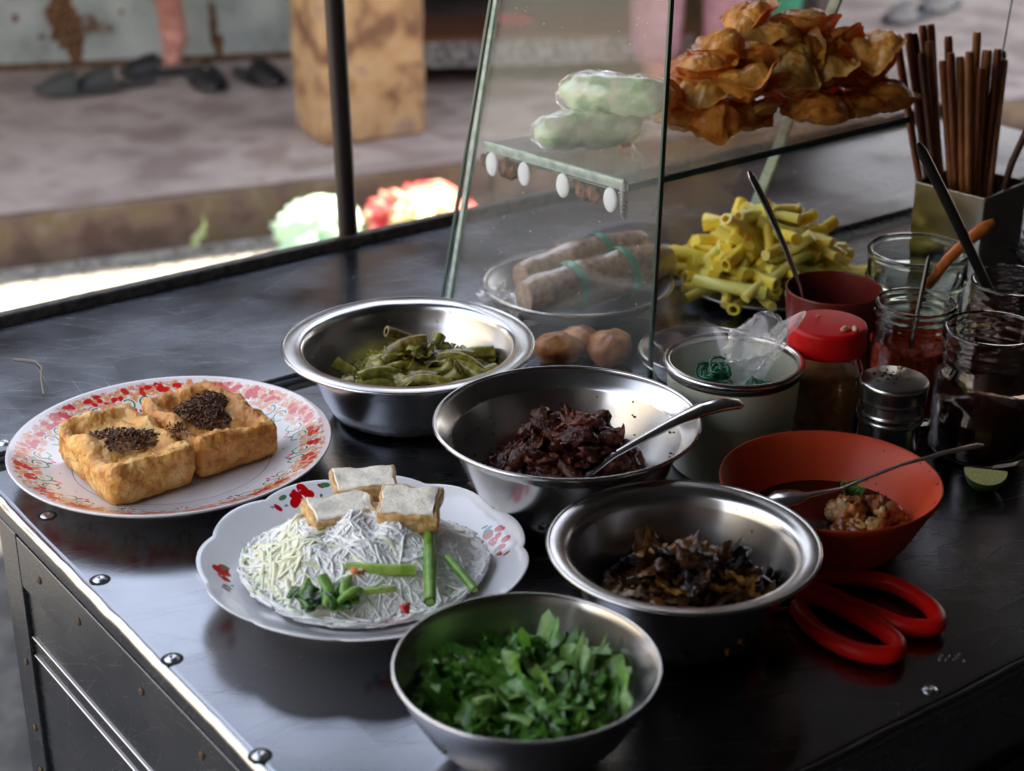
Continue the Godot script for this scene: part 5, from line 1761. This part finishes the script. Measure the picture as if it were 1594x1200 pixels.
	solo("spoon", "short thin spoon handle standing in the chilli jar", "spoon", b.mesh(), M.black_steel, Transform3D.IDENTITY, "spoons")

	# ---- wide clear jar with orange spoon
	pos = Vector3(0.348, T, -1.387)
	o = thing("clear_jar", "wide clear glass jar standing before the chopstick holder", "jar", pos)
	b = MB.new()
	b.lathe([[0.0, 0.001], [0.036, 0.0], [0.040, 0.003], [0.0415, 0.010], [0.0415, 0.060], [0.0420, 0.063], [0.0434, 0.0645], [0.0434, 0.0665], [0.0422, 0.068], [0.0420, 0.084], [0.0434, 0.0855], [0.0436, 0.0885], [0.0424, 0.0905], [0.0408, 0.0905], [0.0398, 0.089], [0.0394, 0.066], [0.0390, 0.060], [0.0390, 0.012], [0.036, 0.006], [0.0, 0.005]], 72)
	part(o, "glass", b.mesh(), solid_glass("jar_glass_greenish", C3(0.90, 0.97, 0.91)))
	b = MB.new()
	b.tube([Vector3(0.332, T + 0.012, -1.372), Vector3(0.349, T + 0.070, -1.352), Vector3(0.362, T + 0.098, -1.342), Vector3(0.376, T + 0.116, -1.338), Vector3(0.388, T + 0.127, -1.337), Vector3(0.395, T + 0.132, -1.337)], [0.0035, 0.0045, 0.0050, 0.0058, 0.0062, 0.0030], 12, 0.55, true, Vector3(0, 0, 1))
	solo("plastic_spoon", "orange plastic spoon handle sticking out of the clear jar", "spoon", b.mesh(), mottled("orange_plastic", [[0.3, C3(0.42, 0.10, 0.02)], [0.7, C3(0.58, 0.19, 0.045)]], 251, 0.02, 12.0, 0.4))

	# ---- two dark jars
	var liq := mat("fish_sauce", C3(0.035, 0.010, 0.008), 0.08)
	var jb := solid_glass("jar_glass_stained", C3(0.93, 0.82, 0.76))
	pos = Vector3(0.358, T, -1.184)
	o = thing("sauce_jar", "big open jar of nearly black sauce beside the shaker", "jar", pos)
	b = MB.new()
	b.lathe(jar_profile(0.0400, 0.100, 0.0355, 0.026), 64)
	part(o, "glass", b.mesh(), jb)
	b = MB.new()
	b.lathe([[0.0, 0.0046], [0.0325, 0.005], [0.0372, 0.011], [0.0372, 0.046], [0.0, 0.046]], 48)
	part(o, "sauce", b.mesh(), liq)
	pos = Vector3(0.410, T, -1.306)
	o = thing("sauce_jar", "dark brown sauce jar with a black handle leaning out of it", "jar", pos)
	b = MB.new()
	b.lathe(jar_profile(0.0400, 0.092, 0.0362, 0.024), 64)
	part(o, "glass", b.mesh(), jb)
	b = MB.new()
	b.lathe([[0.0, 0.0046], [0.0325, 0.005], [0.0372, 0.011], [0.0372, 0.055], [0.0, 0.055]], 48)
	part(o, "sauce", b.mesh(), liq)
	b = MB.new()
	b.tube([Vector3(0.402, T + 0.058, -1.306), Vector3(0.384, T + 0.090, -1.306), Vector3(0.352, T + 0.148, -1.306), Vector3(0.322, T + 0.200, -1.306), Vector3(0.318, T + 0.207, -1.306)], [0.0038, 0.0040, 0.0044, 0.0042, 0.0018], 10, 0.5, true, Vector3(0, 0, 1))
	solo("ladle", "black ladle handle leaning out of the dark sauce jar", "ladle", b.mesh(), M.black_steel)

	# ---- chopstick holder
	pos = Vector3(0.431, T, -1.547)
	o = thing("chopstick_holder", "square open steel box that holds the chopsticks", "holder", pos, 0.77)
	var hs := 0.037
	for q in [[Vector3(0, 0.05, hs), Vector3(hs * 2, 0.1, 0.0012)], [Vector3(0, 0.05, -hs), Vector3(hs * 2, 0.1, 0.0012)], [Vector3(-hs, 0.05, 0), Vector3(0.0012, 0.1, hs * 2)], [Vector3(hs, 0.05, 0), Vector3(0.0012, 0.1, hs * 2)]]:
		b = MB.new()
		b.box(q[0], q[1] - Vector3(0.0014, 0, 0.0) * (1.0 if q[1].x > 0.01 else 0.0), 0.0004)
		part(o, "side", b.mesh(), M.steel_rim)
	b = MB.new()
	b.box(Vector3(0, 0.001, 0), Vector3(hs * 2 - 0.002, 0.002, hs * 2 - 0.002))
	part(o, "bottom", b.mesh(), M.steel_rim)
	var rim := MB.new()
	var cs := [Vector3(-hs, 0.1, -hs), Vector3(hs, 0.1, -hs), Vector3(hs, 0.1, hs), Vector3(-hs, 0.1, hs)]
	for i in 4:
		rim.tube([cs[i], cs[(i + 1) % 4]], 0.0013, 8)
	part(o, "rim", rim.mesh(false), M.steel_rim)
	var cm := []
	for k in 3:
		var c: Array = [[C3(0.13, 0.030, 0.009), C3(0.25, 0.070, 0.018)], [C3(0.20, 0.065, 0.016), C3(0.36, 0.14, 0.035)], [C3(0.055, 0.016, 0.010), C3(0.10, 0.030, 0.015)]][k]
		var w := mottled("chopstick_%s" % ["red", "tan", "dark"][k], [[0.3, c[0]], [0.7, c[1]]], 261 + k, 0.02, 12.0, 0.42)
		w.uv1_scale = Vector3(60, 5, 60)
		cm.append(w)
	# tops (x, height, z) and feet offsets inside the box
	var st := [[0.357, 0.222, -1.580, 0], [0.367, 0.232, -1.585, 0], [0.374, 0.230, -1.592, 2], [0.383, 0.236, -1.600, 0], [0.392, 0.236, -1.605, 0], [0.398, 0.210, -1.570, 1], [0.406, 0.228, -1.590, 0], [0.411, 0.216, -1.560, 1], [0.421, 0.214, -1.565, 0], [0.431, 0.233, -1.585, 1], [0.436, 0.222, -1.560, 1], [0.441, 0.216, -1.585, 0], [0.449, 0.208, -1.575, 1], [0.458, 0.214, -1.590, 2], [0.415, 0.224, -1.545, 1], [0.427, 0.209, -1.545, 0], [0.387, 0.224, -1.585, 1], [0.402, 0.219, -1.560, 0], [0.445, 0.223, -1.560, 0], [0.453, 0.212, -1.565, 1], [0.379, 0.216, -1.575, 2]]
	rng.seed = 71
	for k in st.size():
		var q: Array = st[k]
		var top := Vector3(q[0], T + q[1], q[2])
		var foot := Vector3(0.431 + (q[0] - 0.408) * 0.42 + rng.randf_range(-0.004, 0.004), T + 0.004, -1.547 + (q[2] + 1.575) * 0.5 + rng.randf_range(-0.006, 0.006))
		b = MB.new()
		b.tube([foot - top, (foot - top) * 0.5, (foot - top) * 0.02, Vector3.ZERO], [0.0026, 0.0035, 0.0041, 0.0034], 10)
		solo("chopstick", "red brown wooden chopstick standing in the steel holder", "chopstick", b.mesh(), cm[q[3]], Transform3D(Basis.IDENTITY, top), "chopsticks in the holder")
	b = MB.new()
	b.tube([Vector3(0.447, T + 0.01, -1.55), Vector3(0.466, T + 0.12, -1.545), Vector3(0.497, T + 0.215, -1.542)], [0.003, 0.0034, 0.0036], 10)
	solo("chopstick", "single dark chopstick leaning far out over the holder's side", "chopstick", b.mesh(), cm[2], Transform3D.IDENTITY, "chopsticks in the holder")
	b = MB.new()
	b.tube([Vector3(0.452, T + 0.01, -1.56), Vector3(0.456, T + 0.20, -1.585), Vector3(0.462, T + 0.300, -1.585)], 0.0008, 6)
	solo("skewer", "thin dark wire skewer rising above the chopsticks", "skewer", b.mesh(), M.black_steel)
	solo("black_bag", "crumpled black plastic bag beside the chopstick holder", "plastic bag", film_blob(271, Vector3(0.040, 0.038, 0.036), 0.6, 1.2, 48, 30), mat("black_film", C3(0.012, 0.012, 0.014), 0.18), xf(Vector3(0.492, T + 0.040, -1.462)))

	# ---- red scissors
	o = thing("scissors", "scissors with bright red plastic handles lying by the clay bowl", "scissors", Vector3(0.205, T, -0.950))
	var red := mat("scissor_red", C3(0.80, 0.008, 0.004), 0.4)
	red.metallic_specular = 0.35
	M.red_lid.metallic_specular = 0.35
	var loops := [[Vector2(0.189, -0.973), Vector2(0.209, -0.979), Vector2(0.232, -0.977), Vector2(0.253, -0.964), Vector2(0.267, -0.938), Vector2(0.264, -0.918), Vector2(0.245, -0.918), Vector2(0.224, -0.936), Vector2(0.204, -0.956)], [Vector2(0.183, -0.950), Vector2(0.197, -0.951), Vector2(0.213, -0.934), Vector2(0.229, -0.913), Vector2(0.236, -0.895), Vector2(0.228, -0.884), Vector2(0.208, -0.889), Vector2(0.191, -0.908), Vector2(0.183, -0.930)]]
	for k in 2:
		var pts := []
		for q in loops[k]:
			pts.append(Vector3(q.x - 0.205, 0.0068 + 0.001 * k, q.y + 0.950))
		b = MB.new()
		b.ring(catmull(pts, 8), 0.0060, 14, 0.95)
		var hd := part(o, "handle", b.mesh(), red)
		b = MB.new()
		var root: Vector3 = pts[0]
		b.tube([root + Vector3(0.004, 0, 0.003), root + Vector3(-0.008, 0, -0.012 + 0.006 * k), Vector3(-0.030 - 0.001 * k, 0.0064 + 0.001 * k, -0.048)], [0.0058, 0.0056, 0.0040], 10, 0.8)
		part(hd, "arm", b.mesh(), red)
		b = MB.new()
		var dr := Vector3(-0.60, 0, -0.80) if k == 0 else Vector3(-0.50, 0, -0.866)
		var base := Vector3(-0.029, 0.0050 + 0.0022 * k, -0.046)
		b.tube([base - dr * 0.008, base + dr * 0.02, base + dr * 0.06, base + dr * 0.082], [0.0048, 0.0050, 0.0034, 0.0006], 8, 0.18)
		part(o, "blade", b.mesh(), M.spoon_steel)
	b = MB.new()
	b.lathe([[0.0, 0.0105], [0.0025, 0.0102], [0.0032, 0.009], [0.0032, 0.004]], 14)
	part(o, "pivot_screw", b.mesh(false), M.rivet_metal, Transform3D(Basis.IDENTITY, Vector3(-0.031, 0, -0.050)))

	# ---- lime wedge
	o = thing("lime_wedge", "cut lime wedge lying on the dark cart top", "lime", Vector3(0.343, T, -1.108), -0.25)
	var pulp := mottled("lime_pulp", [[0.3, C3(0.60, 0.57, 0.16)], [0.7, C3(0.76, 0.72, 0.34)]], 281, 0.04, 40.0, 0.25)
	var peel := mottled("lime_peel", [[0.3, C3(0.05, 0.11, 0.012)], [0.7, C3(0.12, 0.19, 0.03)]], 282, 0.05, 50.0, 0.35)
	rows = []
	for i in 13:
		var row := PackedVector3Array()
		var th := PI * i / 12
		for j in 9:
			var ph := lerpf(-0.75, 0.75, j / 8.0)
			row.append(Vector3(-cos(th) * 0.0155, 0.0165 - sin(th) * 0.0165 * cos(ph), sin(th) * 0.0165 * sin(ph)))
		rows.append(row)
	b = MB.new()
	b.grid(rows)
	var up := Transform3D(Basis.from_euler(Vector3(-0.55, 0, 0)), Vector3(0, 0.0015, 0))
	part(o, "peel", b.mesh(false), peel, up)
	for sgn in [0, 8]:
		b = MB.new()
		var edge := PackedVector3Array()
		var core := PackedVector3Array()
		for i in 13:
			edge.append(rows[i][sgn])
			core.append(Vector3(rows[i][sgn].x * 0.9, 0.0172, 0.0))
		b.grid([edge, core])
		part(o, "cut_face", b.mesh(false), pulp, up)

# ---------------------------------------------------------------- figures: smooth union of tapered capsules, meshed as surface nets
func figure(bones: Array, cell: float, k: float) -> ArrayMesh:
	var lo := Vector3.ONE * 1e9
	var hi := -lo
	for q in bones:
		for e in [0, 1]:
			var r: float = q[2 + e] + cell * 2.0
			lo = lo.min(q[e] - Vector3.ONE * r)
			hi = hi.max(q[e] + Vector3.ONE * r)
	var n := Vector3i(((hi - lo) / cell).ceil()) + Vector3i.ONE
	var f := PackedFloat32Array()
	f.resize(n.x * n.y * n.z)
	f.fill(1.0)
	for q in bones:
		var a: Vector3 = q[0]
		var d: Vector3 = q[1] - a
		var dd := maxf(d.length_squared(), 1e-9)
		var rm: float = maxf(q[2], q[3]) + k + cell * 2.0
		var bl := Vector3i(((a.min(q[1]) - Vector3.ONE * rm - lo) / cell).floor()).clamp(Vector3i.ZERO, n - Vector3i.ONE)
		var bh := Vector3i(((a.max(q[1]) + Vector3.ONE * rm - lo) / cell).ceil()).clamp(Vector3i.ZERO, n - Vector3i.ONE)
		for z in range(bl.z, bh.z + 1):
			for y in range(bl.y, bh.y + 1):
				for x in range(bl.x, bh.x + 1):
					var p := lo + Vector3(x, y, z) * cell - a
					var s := clampf(p.dot(d) / dd, 0.0, 1.0)
					var v: float = (p - d * s).length() - lerpf(q[2], q[3], s)
					var at := (z * n.y + y) * n.x + x
					var w := f[at]
					var h := clampf(0.5 + 0.5 * (w - v) / k, 0.0, 1.0)
					f[at] = lerpf(w, v, h) - k * h * (1.0 - h)
	var b := MB.new()
	var id := {}
	var off := [1, n.x, n.x * n.y]
	for z in n.z - 1:
		for y in n.y - 1:
			for x in n.x - 1:
				var base := (z * n.y + y) * n.x + x
				var neg := 0
				var sum := Vector3.ZERO
				var cnt := 0
				for c in 8:
					if f[base + (c & 1) + ((c >> 1) & 1) * n.x + (c >> 2) * n.x * n.y] < 0.0:
						neg += 1
				if neg == 0 or neg == 8:
					continue
				for c in 8:
					for ax in 3:
						if c & (1 << ax):
							continue
						var c2 := c | (1 << ax)
						var v1 := f[base + (c & 1) + ((c >> 1) & 1) * n.x + (c >> 2) * n.x * n.y]
						var v2 := f[base + (c2 & 1) + ((c2 >> 1) & 1) * n.x + (c2 >> 2) * n.x * n.y]
						if (v1 < 0.0) != (v2 < 0.0):
							var s := v1 / (v1 - v2)
							var p1 := Vector3(c & 1, (c >> 1) & 1, c >> 2)
							var p2 := Vector3(c2 & 1, (c2 >> 1) & 1, c2 >> 2)
							sum += p1.lerp(p2, s)
							cnt += 1
				id[base] = b.v.size()
				b.v.append(lo + (Vector3(x, y, z) + sum / cnt) * cell)
	for z in range(1, n.z - 1):
		for y in range(1, n.y - 1):
			for x in range(1, n.x - 1):
				var base := (z * n.y + y) * n.x + x
				for ax in 3:
					var v1 := f[base]
					var v2 := f[base + off[ax]]
					if (v1 < 0.0) == (v2 < 0.0):
						continue
					var o1: int = off[(ax + 1) % 3]
					var o2: int = off[(ax + 2) % 3]
					var q := [base, base - o1, base - o1 - o2, base - o2]
					if not (id.has(q[0]) and id.has(q[1]) and id.has(q[2]) and id.has(q[3])):
						continue
					if v1 < 0.0:
						q.reverse()
					b.t.append_array([id[q[0]], id[q[1]], id[q[2]], id[q[0]], id[q[2]], id[q[3]]])
	return b.mesh()

func slipper(ln: float, wd: float, sole_h: float) -> Array:
	# sole and toe cap of a slip-on, heel at -z, toe at +z
	var out := func(s: float) -> float:   # half width along the foot
		return wd * 0.5 * pow(maxf(0.0, sin(PI * clampf(0.04 + 0.93 * s, 0.0, 1.0))), 0.45) * lerpf(0.80, 1.06, smoothstep(0.2, 0.8, s))
	var n := 22
	var rows := []
	for i in n + 1:
		var s := i / float(n)
		var w: float = out.call(s)
		var z := (s - 0.5) * ln
		var y := 0.012 * pow(absf(s - 0.45) * 2.0, 3.0)
		var row := PackedVector3Array()
		for j in 12:
			var a := TAU * j / 12
			row.append(Vector3(cos(a) * w, y + sole_h * 0.5 + clampf(sin(a) * 1.5, -1, 1) * sole_h * 0.5, z))
		rows.append(row)
	var sole := MB.new()
	sole.grid(rows, true)
	rows = []
	for i in 12:
		var s := lerpf(0.50, 0.985, i / 11.0)
		var w: float = out.call(s) * 0.98
		var h := ln * 0.23 * (1.0 - pow((s - 0.50) / 0.52, 2.0)) + 0.004
		var row := PackedVector3Array()
		for j in 11:
			var a := PI * j / 10
			row.append(Vector3(cos(a) * w, sole_h * 0.8 + sin(a) * h, (s - 0.5) * ln))
		rows.append(row)
	var cap := MB.new()
	cap.grid(rows)
	for i in rows.size():
		for j in rows[i].size():
			rows[i][j] = rows[i][j] * Vector3(0.95, 0.94, 0.99)
	cap.grid(rows)
	return [sole.mesh(), cap.mesh(false)]

func build_background_things():
	var b: MB
	# ---- slippers left at the wall
	var dark := mat("slipper_black", C3(0.012, 0.012, 0.013), 0.5)
	var grey := mat("slipper_grey", C3(0.045, 0.050, 0.046), 0.6)
	var sole_g := mat("slipper_sole", C3(0.055, 0.052, 0.05), 0.7)
	var white := mottled("sneaker_white", [[0.35, C3(0.10, 0.09, 0.09)], [0.6, C3(0.40, 0.38, 0.36)]], 291, 0.05, 9.0, 0.7)
	var shoes := [["flat grey green slipper farthest along the wall, seen from its side", Vector3(-1.245, 0.141, -4.835), -1.35, 0.24, 0.085, grey, "slippers left by the wall"], ["grey slipper behind the flat one, close to the wall's foot", Vector3(-1.155, 0.141, -4.905), -1.2, 0.24, 0.085, grey, "slippers left by the wall"], ["dark grey slipper under the dangling bare foot", Vector3(-1.055, 0.141, -5.060), -1.25, 0.23, 0.09, dark, "slippers left by the wall"], ["black slipper with a pale stud", Vector3(-0.893, 0.141, -4.930), 0.55, 0.235, 0.10, dark, "slippers left by the wall"], ["black slipper next to the ochre pillar", Vector3(-0.745, 0.141, -4.985), 0.75, 0.235, 0.10, dark, "slippers left by the wall"], ["white sneaker with black sole, the one with its side to the street", Vector3(1.345, 0.141, -5.83), -0.9, 0.25, 0.09, white, "white sneakers on the pavement"], ["white sneaker with black sole, set behind its pair", Vector3(1.49, 0.141, -6.00), -0.8, 0.25, 0.09, white, "white sneakers on the pavement"]]
	for q in shoes:
		var t := thing("shoe", q[0], "shoe", q[1], q[2], q[6])
		var ms := slipper(q[3], q[4], 0.016)
		part(t, "sole", ms[0], sole_g if q[5] != white else dark)
		part(t, "upper", ms[1], q[5])
		if q[0].contains("stud"):
			b = MB.new()
			b.ball(Vector3(-0.01, 0.064, 0.035), Vector3(0.007, 0.004, 0.007), 10, 6)
			part(t, "stud", b.mesh(), M.rivet_metal)
	# ---- low bench with a stained grey board in the dark doorway
	var o := thing("low_bench", "low bench with a stained grey board in the dark doorway", "bench", Vector3(0.10, 0.14, -5.03), 0.13)
	b = MB.new()
	b.box(Vector3(0, 0.095, 0.06), Vector3(0.86, 0.075, 0.018), 0.003)
	part(o, "front_board", b.mesh(), mottled("bench_grey", [[0.3, C3(0.13, 0.12, 0.115)], [0.55, C3(0.30, 0.29, 0.28)], [0.8, C3(0.40, 0.39, 0.37)]], 301, 0.03, 4.0, 0.7, 0.2))
	b = MB.new()
	b.box(Vector3(0, 0.139, -0.08), Vector3(0.88, 0.012, 0.30), 0.003)
	part(o, "seat", b.mesh(), mat("bench_brown", C3(0.16, 0.065, 0.03), 0.55))
	for x in [-0.40, 0.40]:
		b = MB.new()
		b.box(Vector3(x, 0.0665, -0.10), Vector3(0.03, 0.132, 0.22), 0.003)
		part(o, "leg", b.mesh(), M.bench_brown)
	solo("red_cloth", "small red cloth left on the low bench", "cloth", film_blob(311, Vector3(0.055, 0.020, 0.035), 0.4, 1.2, 24, 14), mat("cloth_red", C3(0.42, 0.030, 0.045), 0.8), xf(Vector3(0.005, 0.302, -5.08)))

	# ---- rubbish in the sunlit gutter
	var bagw := mat("bag_white_green", C3(0.62, 0.80, 0.68), 0.35)
	bagw.backlight_enabled = true
	bagw.backlight = Color(0.5, 0.7, 0.55)
	o = solo("plastic_bag", "full white green plastic bag lying in the sunny gutter", "plastic bag", film_blob(321, Vector3(0.102, 0.082, 0.075), 0.34, 1.1, 48, 30), bagw, xf(Vector3(-0.452, 0.074, -3.800), Vector3(0, 0.2, 0.1)))
	var bagr := mottled("bag_red", [[0.35, C3(0.66, 0.03, 0.06)], [0.5, C3(0.72, 0.12, 0.12)], [0.7, C3(0.82, 0.60, 0.40)]], 331, 0.02, 3.0, 0.4)
	bagr.backlight_enabled = true
	bagr.backlight = Color(0.5, 0.15, 0.15)
	solo("plastic_bag", "red printed plastic bag heaped against the kerb in the sun", "plastic bag", film_blob(331, Vector3(0.130, 0.085, 0.080), 0.42, 1.2, 56, 34), bagr, xf(Vector3(-0.215, 0.072, -3.875), Vector3(0, 0.35, -0.08)))
	var bagy := mat("bag_yellow", C3(0.80, 0.72, 0.40), 0.4)
	solo("paper_scrap", "crumpled pale yellow paper on the red bag", "paper", film_blob(341, Vector3(0.075, 0.048, 0.05), 0.5, 1.4, 40, 24), bagy, xf(Vector3(-0.215, 0.110, -3.815), Vector3(0.2, 0.9, 0.3)))
	solo("paper_scrap", "flat pink white paper lying at the end of the red bag", "paper", film_blob(342, Vector3(0.115, 0.040, 0.06), 0.4, 1.3, 40, 24), mat("paper_pink", C3(0.80, 0.55, 0.55), 0.6), xf(Vector3(-0.055, 0.046, -3.905), Vector3(0, 0.4, 0)))
	var leafm := mat("leaf_pale", C3(0.34, 0.42, 0.20), 0.5)
	solo("fallen_leaf", "single pale green leaf standing against the kerb", "leaf", flake(351, 0.042, 0.016, 0.002, 0.3, 0.3, 8), leafm, xf(Vector3(-0.735, 0.062, -3.842), Vector3(0.3, 0.2, 1.15)))
	# ---- leaf litter and grit along the gutter
	b = MB.new()
	rng.seed = 361
	for k in 420:
		var s := rng.randf_range(-1.7, 0.9)
		var across := -3.90 + absf(rng.randfn(0.0, 0.16))
		var r := rng.randf_range(0.002, 0.009)
		var p := street_xf() * Vector3(s, 0.011, across)
		b.ball(p, Vector3(r, r * 0.4, r * rng.randf_range(0.6, 1.6)), 6, 4)
	var lit := solo("gutter_litter", "grit and crumbled leaf litter along the foot of the kerb", "litter", b.mesh(), mottled("litter", [[0.3, C3(0.08, 0.07, 0.055)], [0.7, C3(0.24, 0.21, 0.15)]], 362, 0.05, 5.0, 0.9))
	stuff(lit)

	# ---- person sitting on the ledge with one bare foot hanging down
	b = MB.new()
	b.box(Vector3(-0.65, 0.50, 0.09), Vector3(0.8, 0.05, 0.24), 0.008)
	part(get_node("wall"), "ledge", b.mesh(), M.old_wall)
	var skin := mottled("skin", [[0.3, C3(0.46, 0.19, 0.14)], [0.7, C3(0.56, 0.27, 0.21)]], 371, 0.02, 5.0, 0.5)
	skin.subsurf_scatter_enabled = true
	skin.subsurf_scatter_strength = 0.1
	var hair := mat("hair_black", C3(0.010, 0.008, 0.008), 0.4)
	o = thing("person", "person sitting by the wall with one bare foot dangling above the slippers", "person", Vector3(-1.0, 0.14, -5.09))
	var body := [
		[Vector3(-0.02, 0.60, 0.02), Vector3(-0.01, 0.56, 0.20), 0.075, 0.055], [Vector3(-0.01, 0.56, 0.20), Vector3(0.0, 0.36, 0.12), 0.050, 0.052], [Vector3(0.0, 0.36, 0.12), Vector3(0.0, 0.155, 0.04), 0.052, 0.034],
		[Vector3(0.0, 0.155, 0.04), Vector3(0.0, 0.105, 0.025), 0.034, 0.030], [Vector3(0.0, 0.105, 0.03), Vector3(0.008, 0.075, 0.14), 0.034, 0.026],
		[Vector3(0.14, 0.62, 0.02), Vector3(0.17, 0.68, 0.26), 0.075, 0.055], [Vector3(0.17, 0.68, 0.26), Vector3(-0.05, 0.70, 0.29), 0.05, 0.045], [Vector3(-0.05, 0.70, 0.29), Vector3(-0.16, 0.69, 0.28), 0.038, 0.032], [Vector3(-0.16, 0.69, 0.28), Vector3(-0.19, 0.64, 0.34), 0.032, 0.024],
		[Vector3(0.06, 0.64, 0.0), Vector3(0.06, 1.02, 0.03), 0.13, 0.14], [Vector3(-0.07, 1.10, 0.03), Vector3(0.19, 1.10, 0.03), 0.06, 0.06], [Vector3(0.06, 1.10, 0.03), Vector3(0.06, 1.22, 0.05), 0.05, 0.048], [Vector3(0.06, 1.29, 0.07), Vector3(0.06, 1.36, 0.06), 0.078, 0.088],
		[Vector3(-0.10, 1.08, 0.03), Vector3(-0.15, 0.84, 0.06), 0.045, 0.040], [Vector3(-0.15, 0.84, 0.06), Vector3(-0.06, 0.72, 0.24), 0.038, 0.028], [Vector3(-0.06, 0.72, 0.24), Vector3(-0.02, 0.73, 0.31), 0.028, 0.020],
		[Vector3(0.22, 1.08, 0.03), Vector3(0.27, 0.84, 0.05), 0.045, 0.040], [Vector3(0.27, 0.84, 0.05), Vector3(0.20, 0.76, 0.24), 0.038, 0.028], [Vector3(0.20, 0.76, 0.24), Vector3(0.17, 0.75, 0.31), 0.028, 0.020]]
	part(o, "body", figure(body, 0.016, 0.03), skin)
	part(o, "shorts", figure([[Vector3(-0.02, 0.60, 0.02), Vector3(-0.01, 0.565, 0.22), 0.095, 0.082], [Vector3(0.14, 0.62, 0.02), Vector3(0.16, 0.67, 0.22), 0.095, 0.085], [Vector3(0.0, 0.66, 0.0), Vector3(0.12, 0.66, 0.0), 0.13, 0.13]], 0.018, 0.03), mat("shorts_dark", C3(0.02, 0.02, 0.025), 0.85))
	part(o, "shirt", figure([[Vector3(0.06, 0.74, 0.0), Vector3(0.06, 1.04, 0.03), 0.15, 0.155], [Vector3(-0.08, 1.10, 0.03), Vector3(0.20, 1.10, 0.03), 0.075, 0.075], [Vector3(-0.11, 1.08, 0.03), Vector3(-0.14, 0.92, 0.05), 0.065, 0.062], [Vector3(0.23, 1.08, 0.03), Vector3(0.26, 0.92, 0.04), 0.065, 0.062]], 0.018, 0.03), mat("shirt_plain", C3(0.30, 0.28, 0.26), 0.9))
	part(o, "hair", figure([[Vector3(0.06, 1.34, 0.03), Vector3(0.06, 1.40, 0.045), 0.090, 0.088]], 0.014, 0.03), hair)

	# ---- person standing in pink trousers
	o = thing("person", "person standing in loose pink trousers behind the fried wontons", "person", Vector3(0.525, 0.145, -4.97))
	var bd := []
	for s in [-1.0, 1.0]:
		bd += [[Vector3(s * 0.085, 0.84, 0), Vector3(s * 0.100, 0.45, 0.01), 0.085, 0.055], [Vector3(s * 0.100, 0.45, 0.01), Vector3(s * 0.104, 0.07, -0.01), 0.056, 0.036], [Vector3(s * 0.104, 0.045, -0.01), Vector3(s * 0.115, 0.030, 0.15), 0.038, 0.028],
			[Vector3(s * 0.17, 1.32, 0), Vector3(s * 0.23, 1.05, 0), 0.048, 0.040], [Vector3(s * 0.23, 1.05, 0), Vector3(s * 0.24, 0.82, 0.06), 0.038, 0.028], [Vector3(s * 0.24, 0.82, 0.06), Vector3(s * 0.235, 0.72, 0.075), 0.030, 0.018]]
	bd += [[Vector3(0, 0.86, 0), Vector3(0, 1.24, 0.01), 0.14, 0.14], [Vector3(-0.14, 1.32, 0), Vector3(0.14, 1.32, 0), 0.065, 0.065], [Vector3(0, 1.32, 0), Vector3(0, 1.44, 0.015), 0.05, 0.048], [Vector3(0, 1.50, 0.03), Vector3(0, 1.57, 0.02), 0.078, 0.088]]
	part(o, "body", figure(bd, 0.018, 0.03), skin)
	var tr := []
	for s in [-1.0, 1.0]:
		tr += [[Vector3(s * 0.085, 0.84, 0), Vector3(s * 0.102, 0.45, 0.01), 0.105, 0.086], [Vector3(s * 0.102, 0.45, 0.01), Vector3(s * 0.106, 0.115, 0.0), 0.086, 0.074]]
	tr += [[Vector3(-0.06, 0.88, 0), Vector3(0.06, 0.88, 0), 0.14, 0.14]]
	part(o, "trousers", figure(tr, 0.018, 0.02), mottled("pink_cloth", [[0.3, C3(0.40, 0.21, 0.27)], [0.7, C3(0.50, 0.28, 0.34)]], 381, 0.015, 3.0, 0.85))
	part(o, "shirt", figure([[Vector3(0, 0.95, 0), Vector3(0, 1.26, 0.01), 0.16, 0.155], [Vector3(-0.15, 1.32, 0), Vector3(0.15, 1.32, 0), 0.08, 0.08], [Vector3(-0.18, 1.30, 0), Vector3(-0.225, 1.10, 0), 0.066, 0.062], [Vector3(0.18, 1.30, 0), Vector3(0.225, 1.10, 0), 0.066, 0.062]], 0.02, 0.03), mat("shirt_pink", C3(0.46, 0.26, 0.30), 0.9))
	part(o, "hair", figure([[Vector3(0, 1.55, -0.01), Vector3(0, 1.61, 0.005), 0.092, 0.090], [Vector3(0, 1.52, -0.05), Vector3(0, 1.36, -0.07), 0.06, 0.05]], 0.016, 0.03), hair)
	# ---- green bag hanging from that person's hand
	o = thing("green_bag", "green cloth bag hanging beside the pink trousers", "bag", Vector3(0.775, 0.30, -4.90))
	part(o, "pouch", film_blob(391, Vector3(0.055, 0.155, 0.05), 0.22, 1.0, 30, 20), mat("bag_green", C3(0.02, 0.22, 0.14), 0.7), Transform3D(Basis.IDENTITY, Vector3(0, 0.175, 0)))
	b = MB.new()
	b.tube([Vector3(-0.03, 0.31, 0), Vector3(-0.012, 0.50, 0), Vector3(-0.010, 0.565, 0)], 0.005, 6)
	b.tube([Vector3(0.03, 0.31, 0), Vector3(0.0, 0.50, 0), Vector3(-0.010, 0.565, 0)], 0.005, 6)
	part(o, "strap", b.mesh(), M.bag_green)
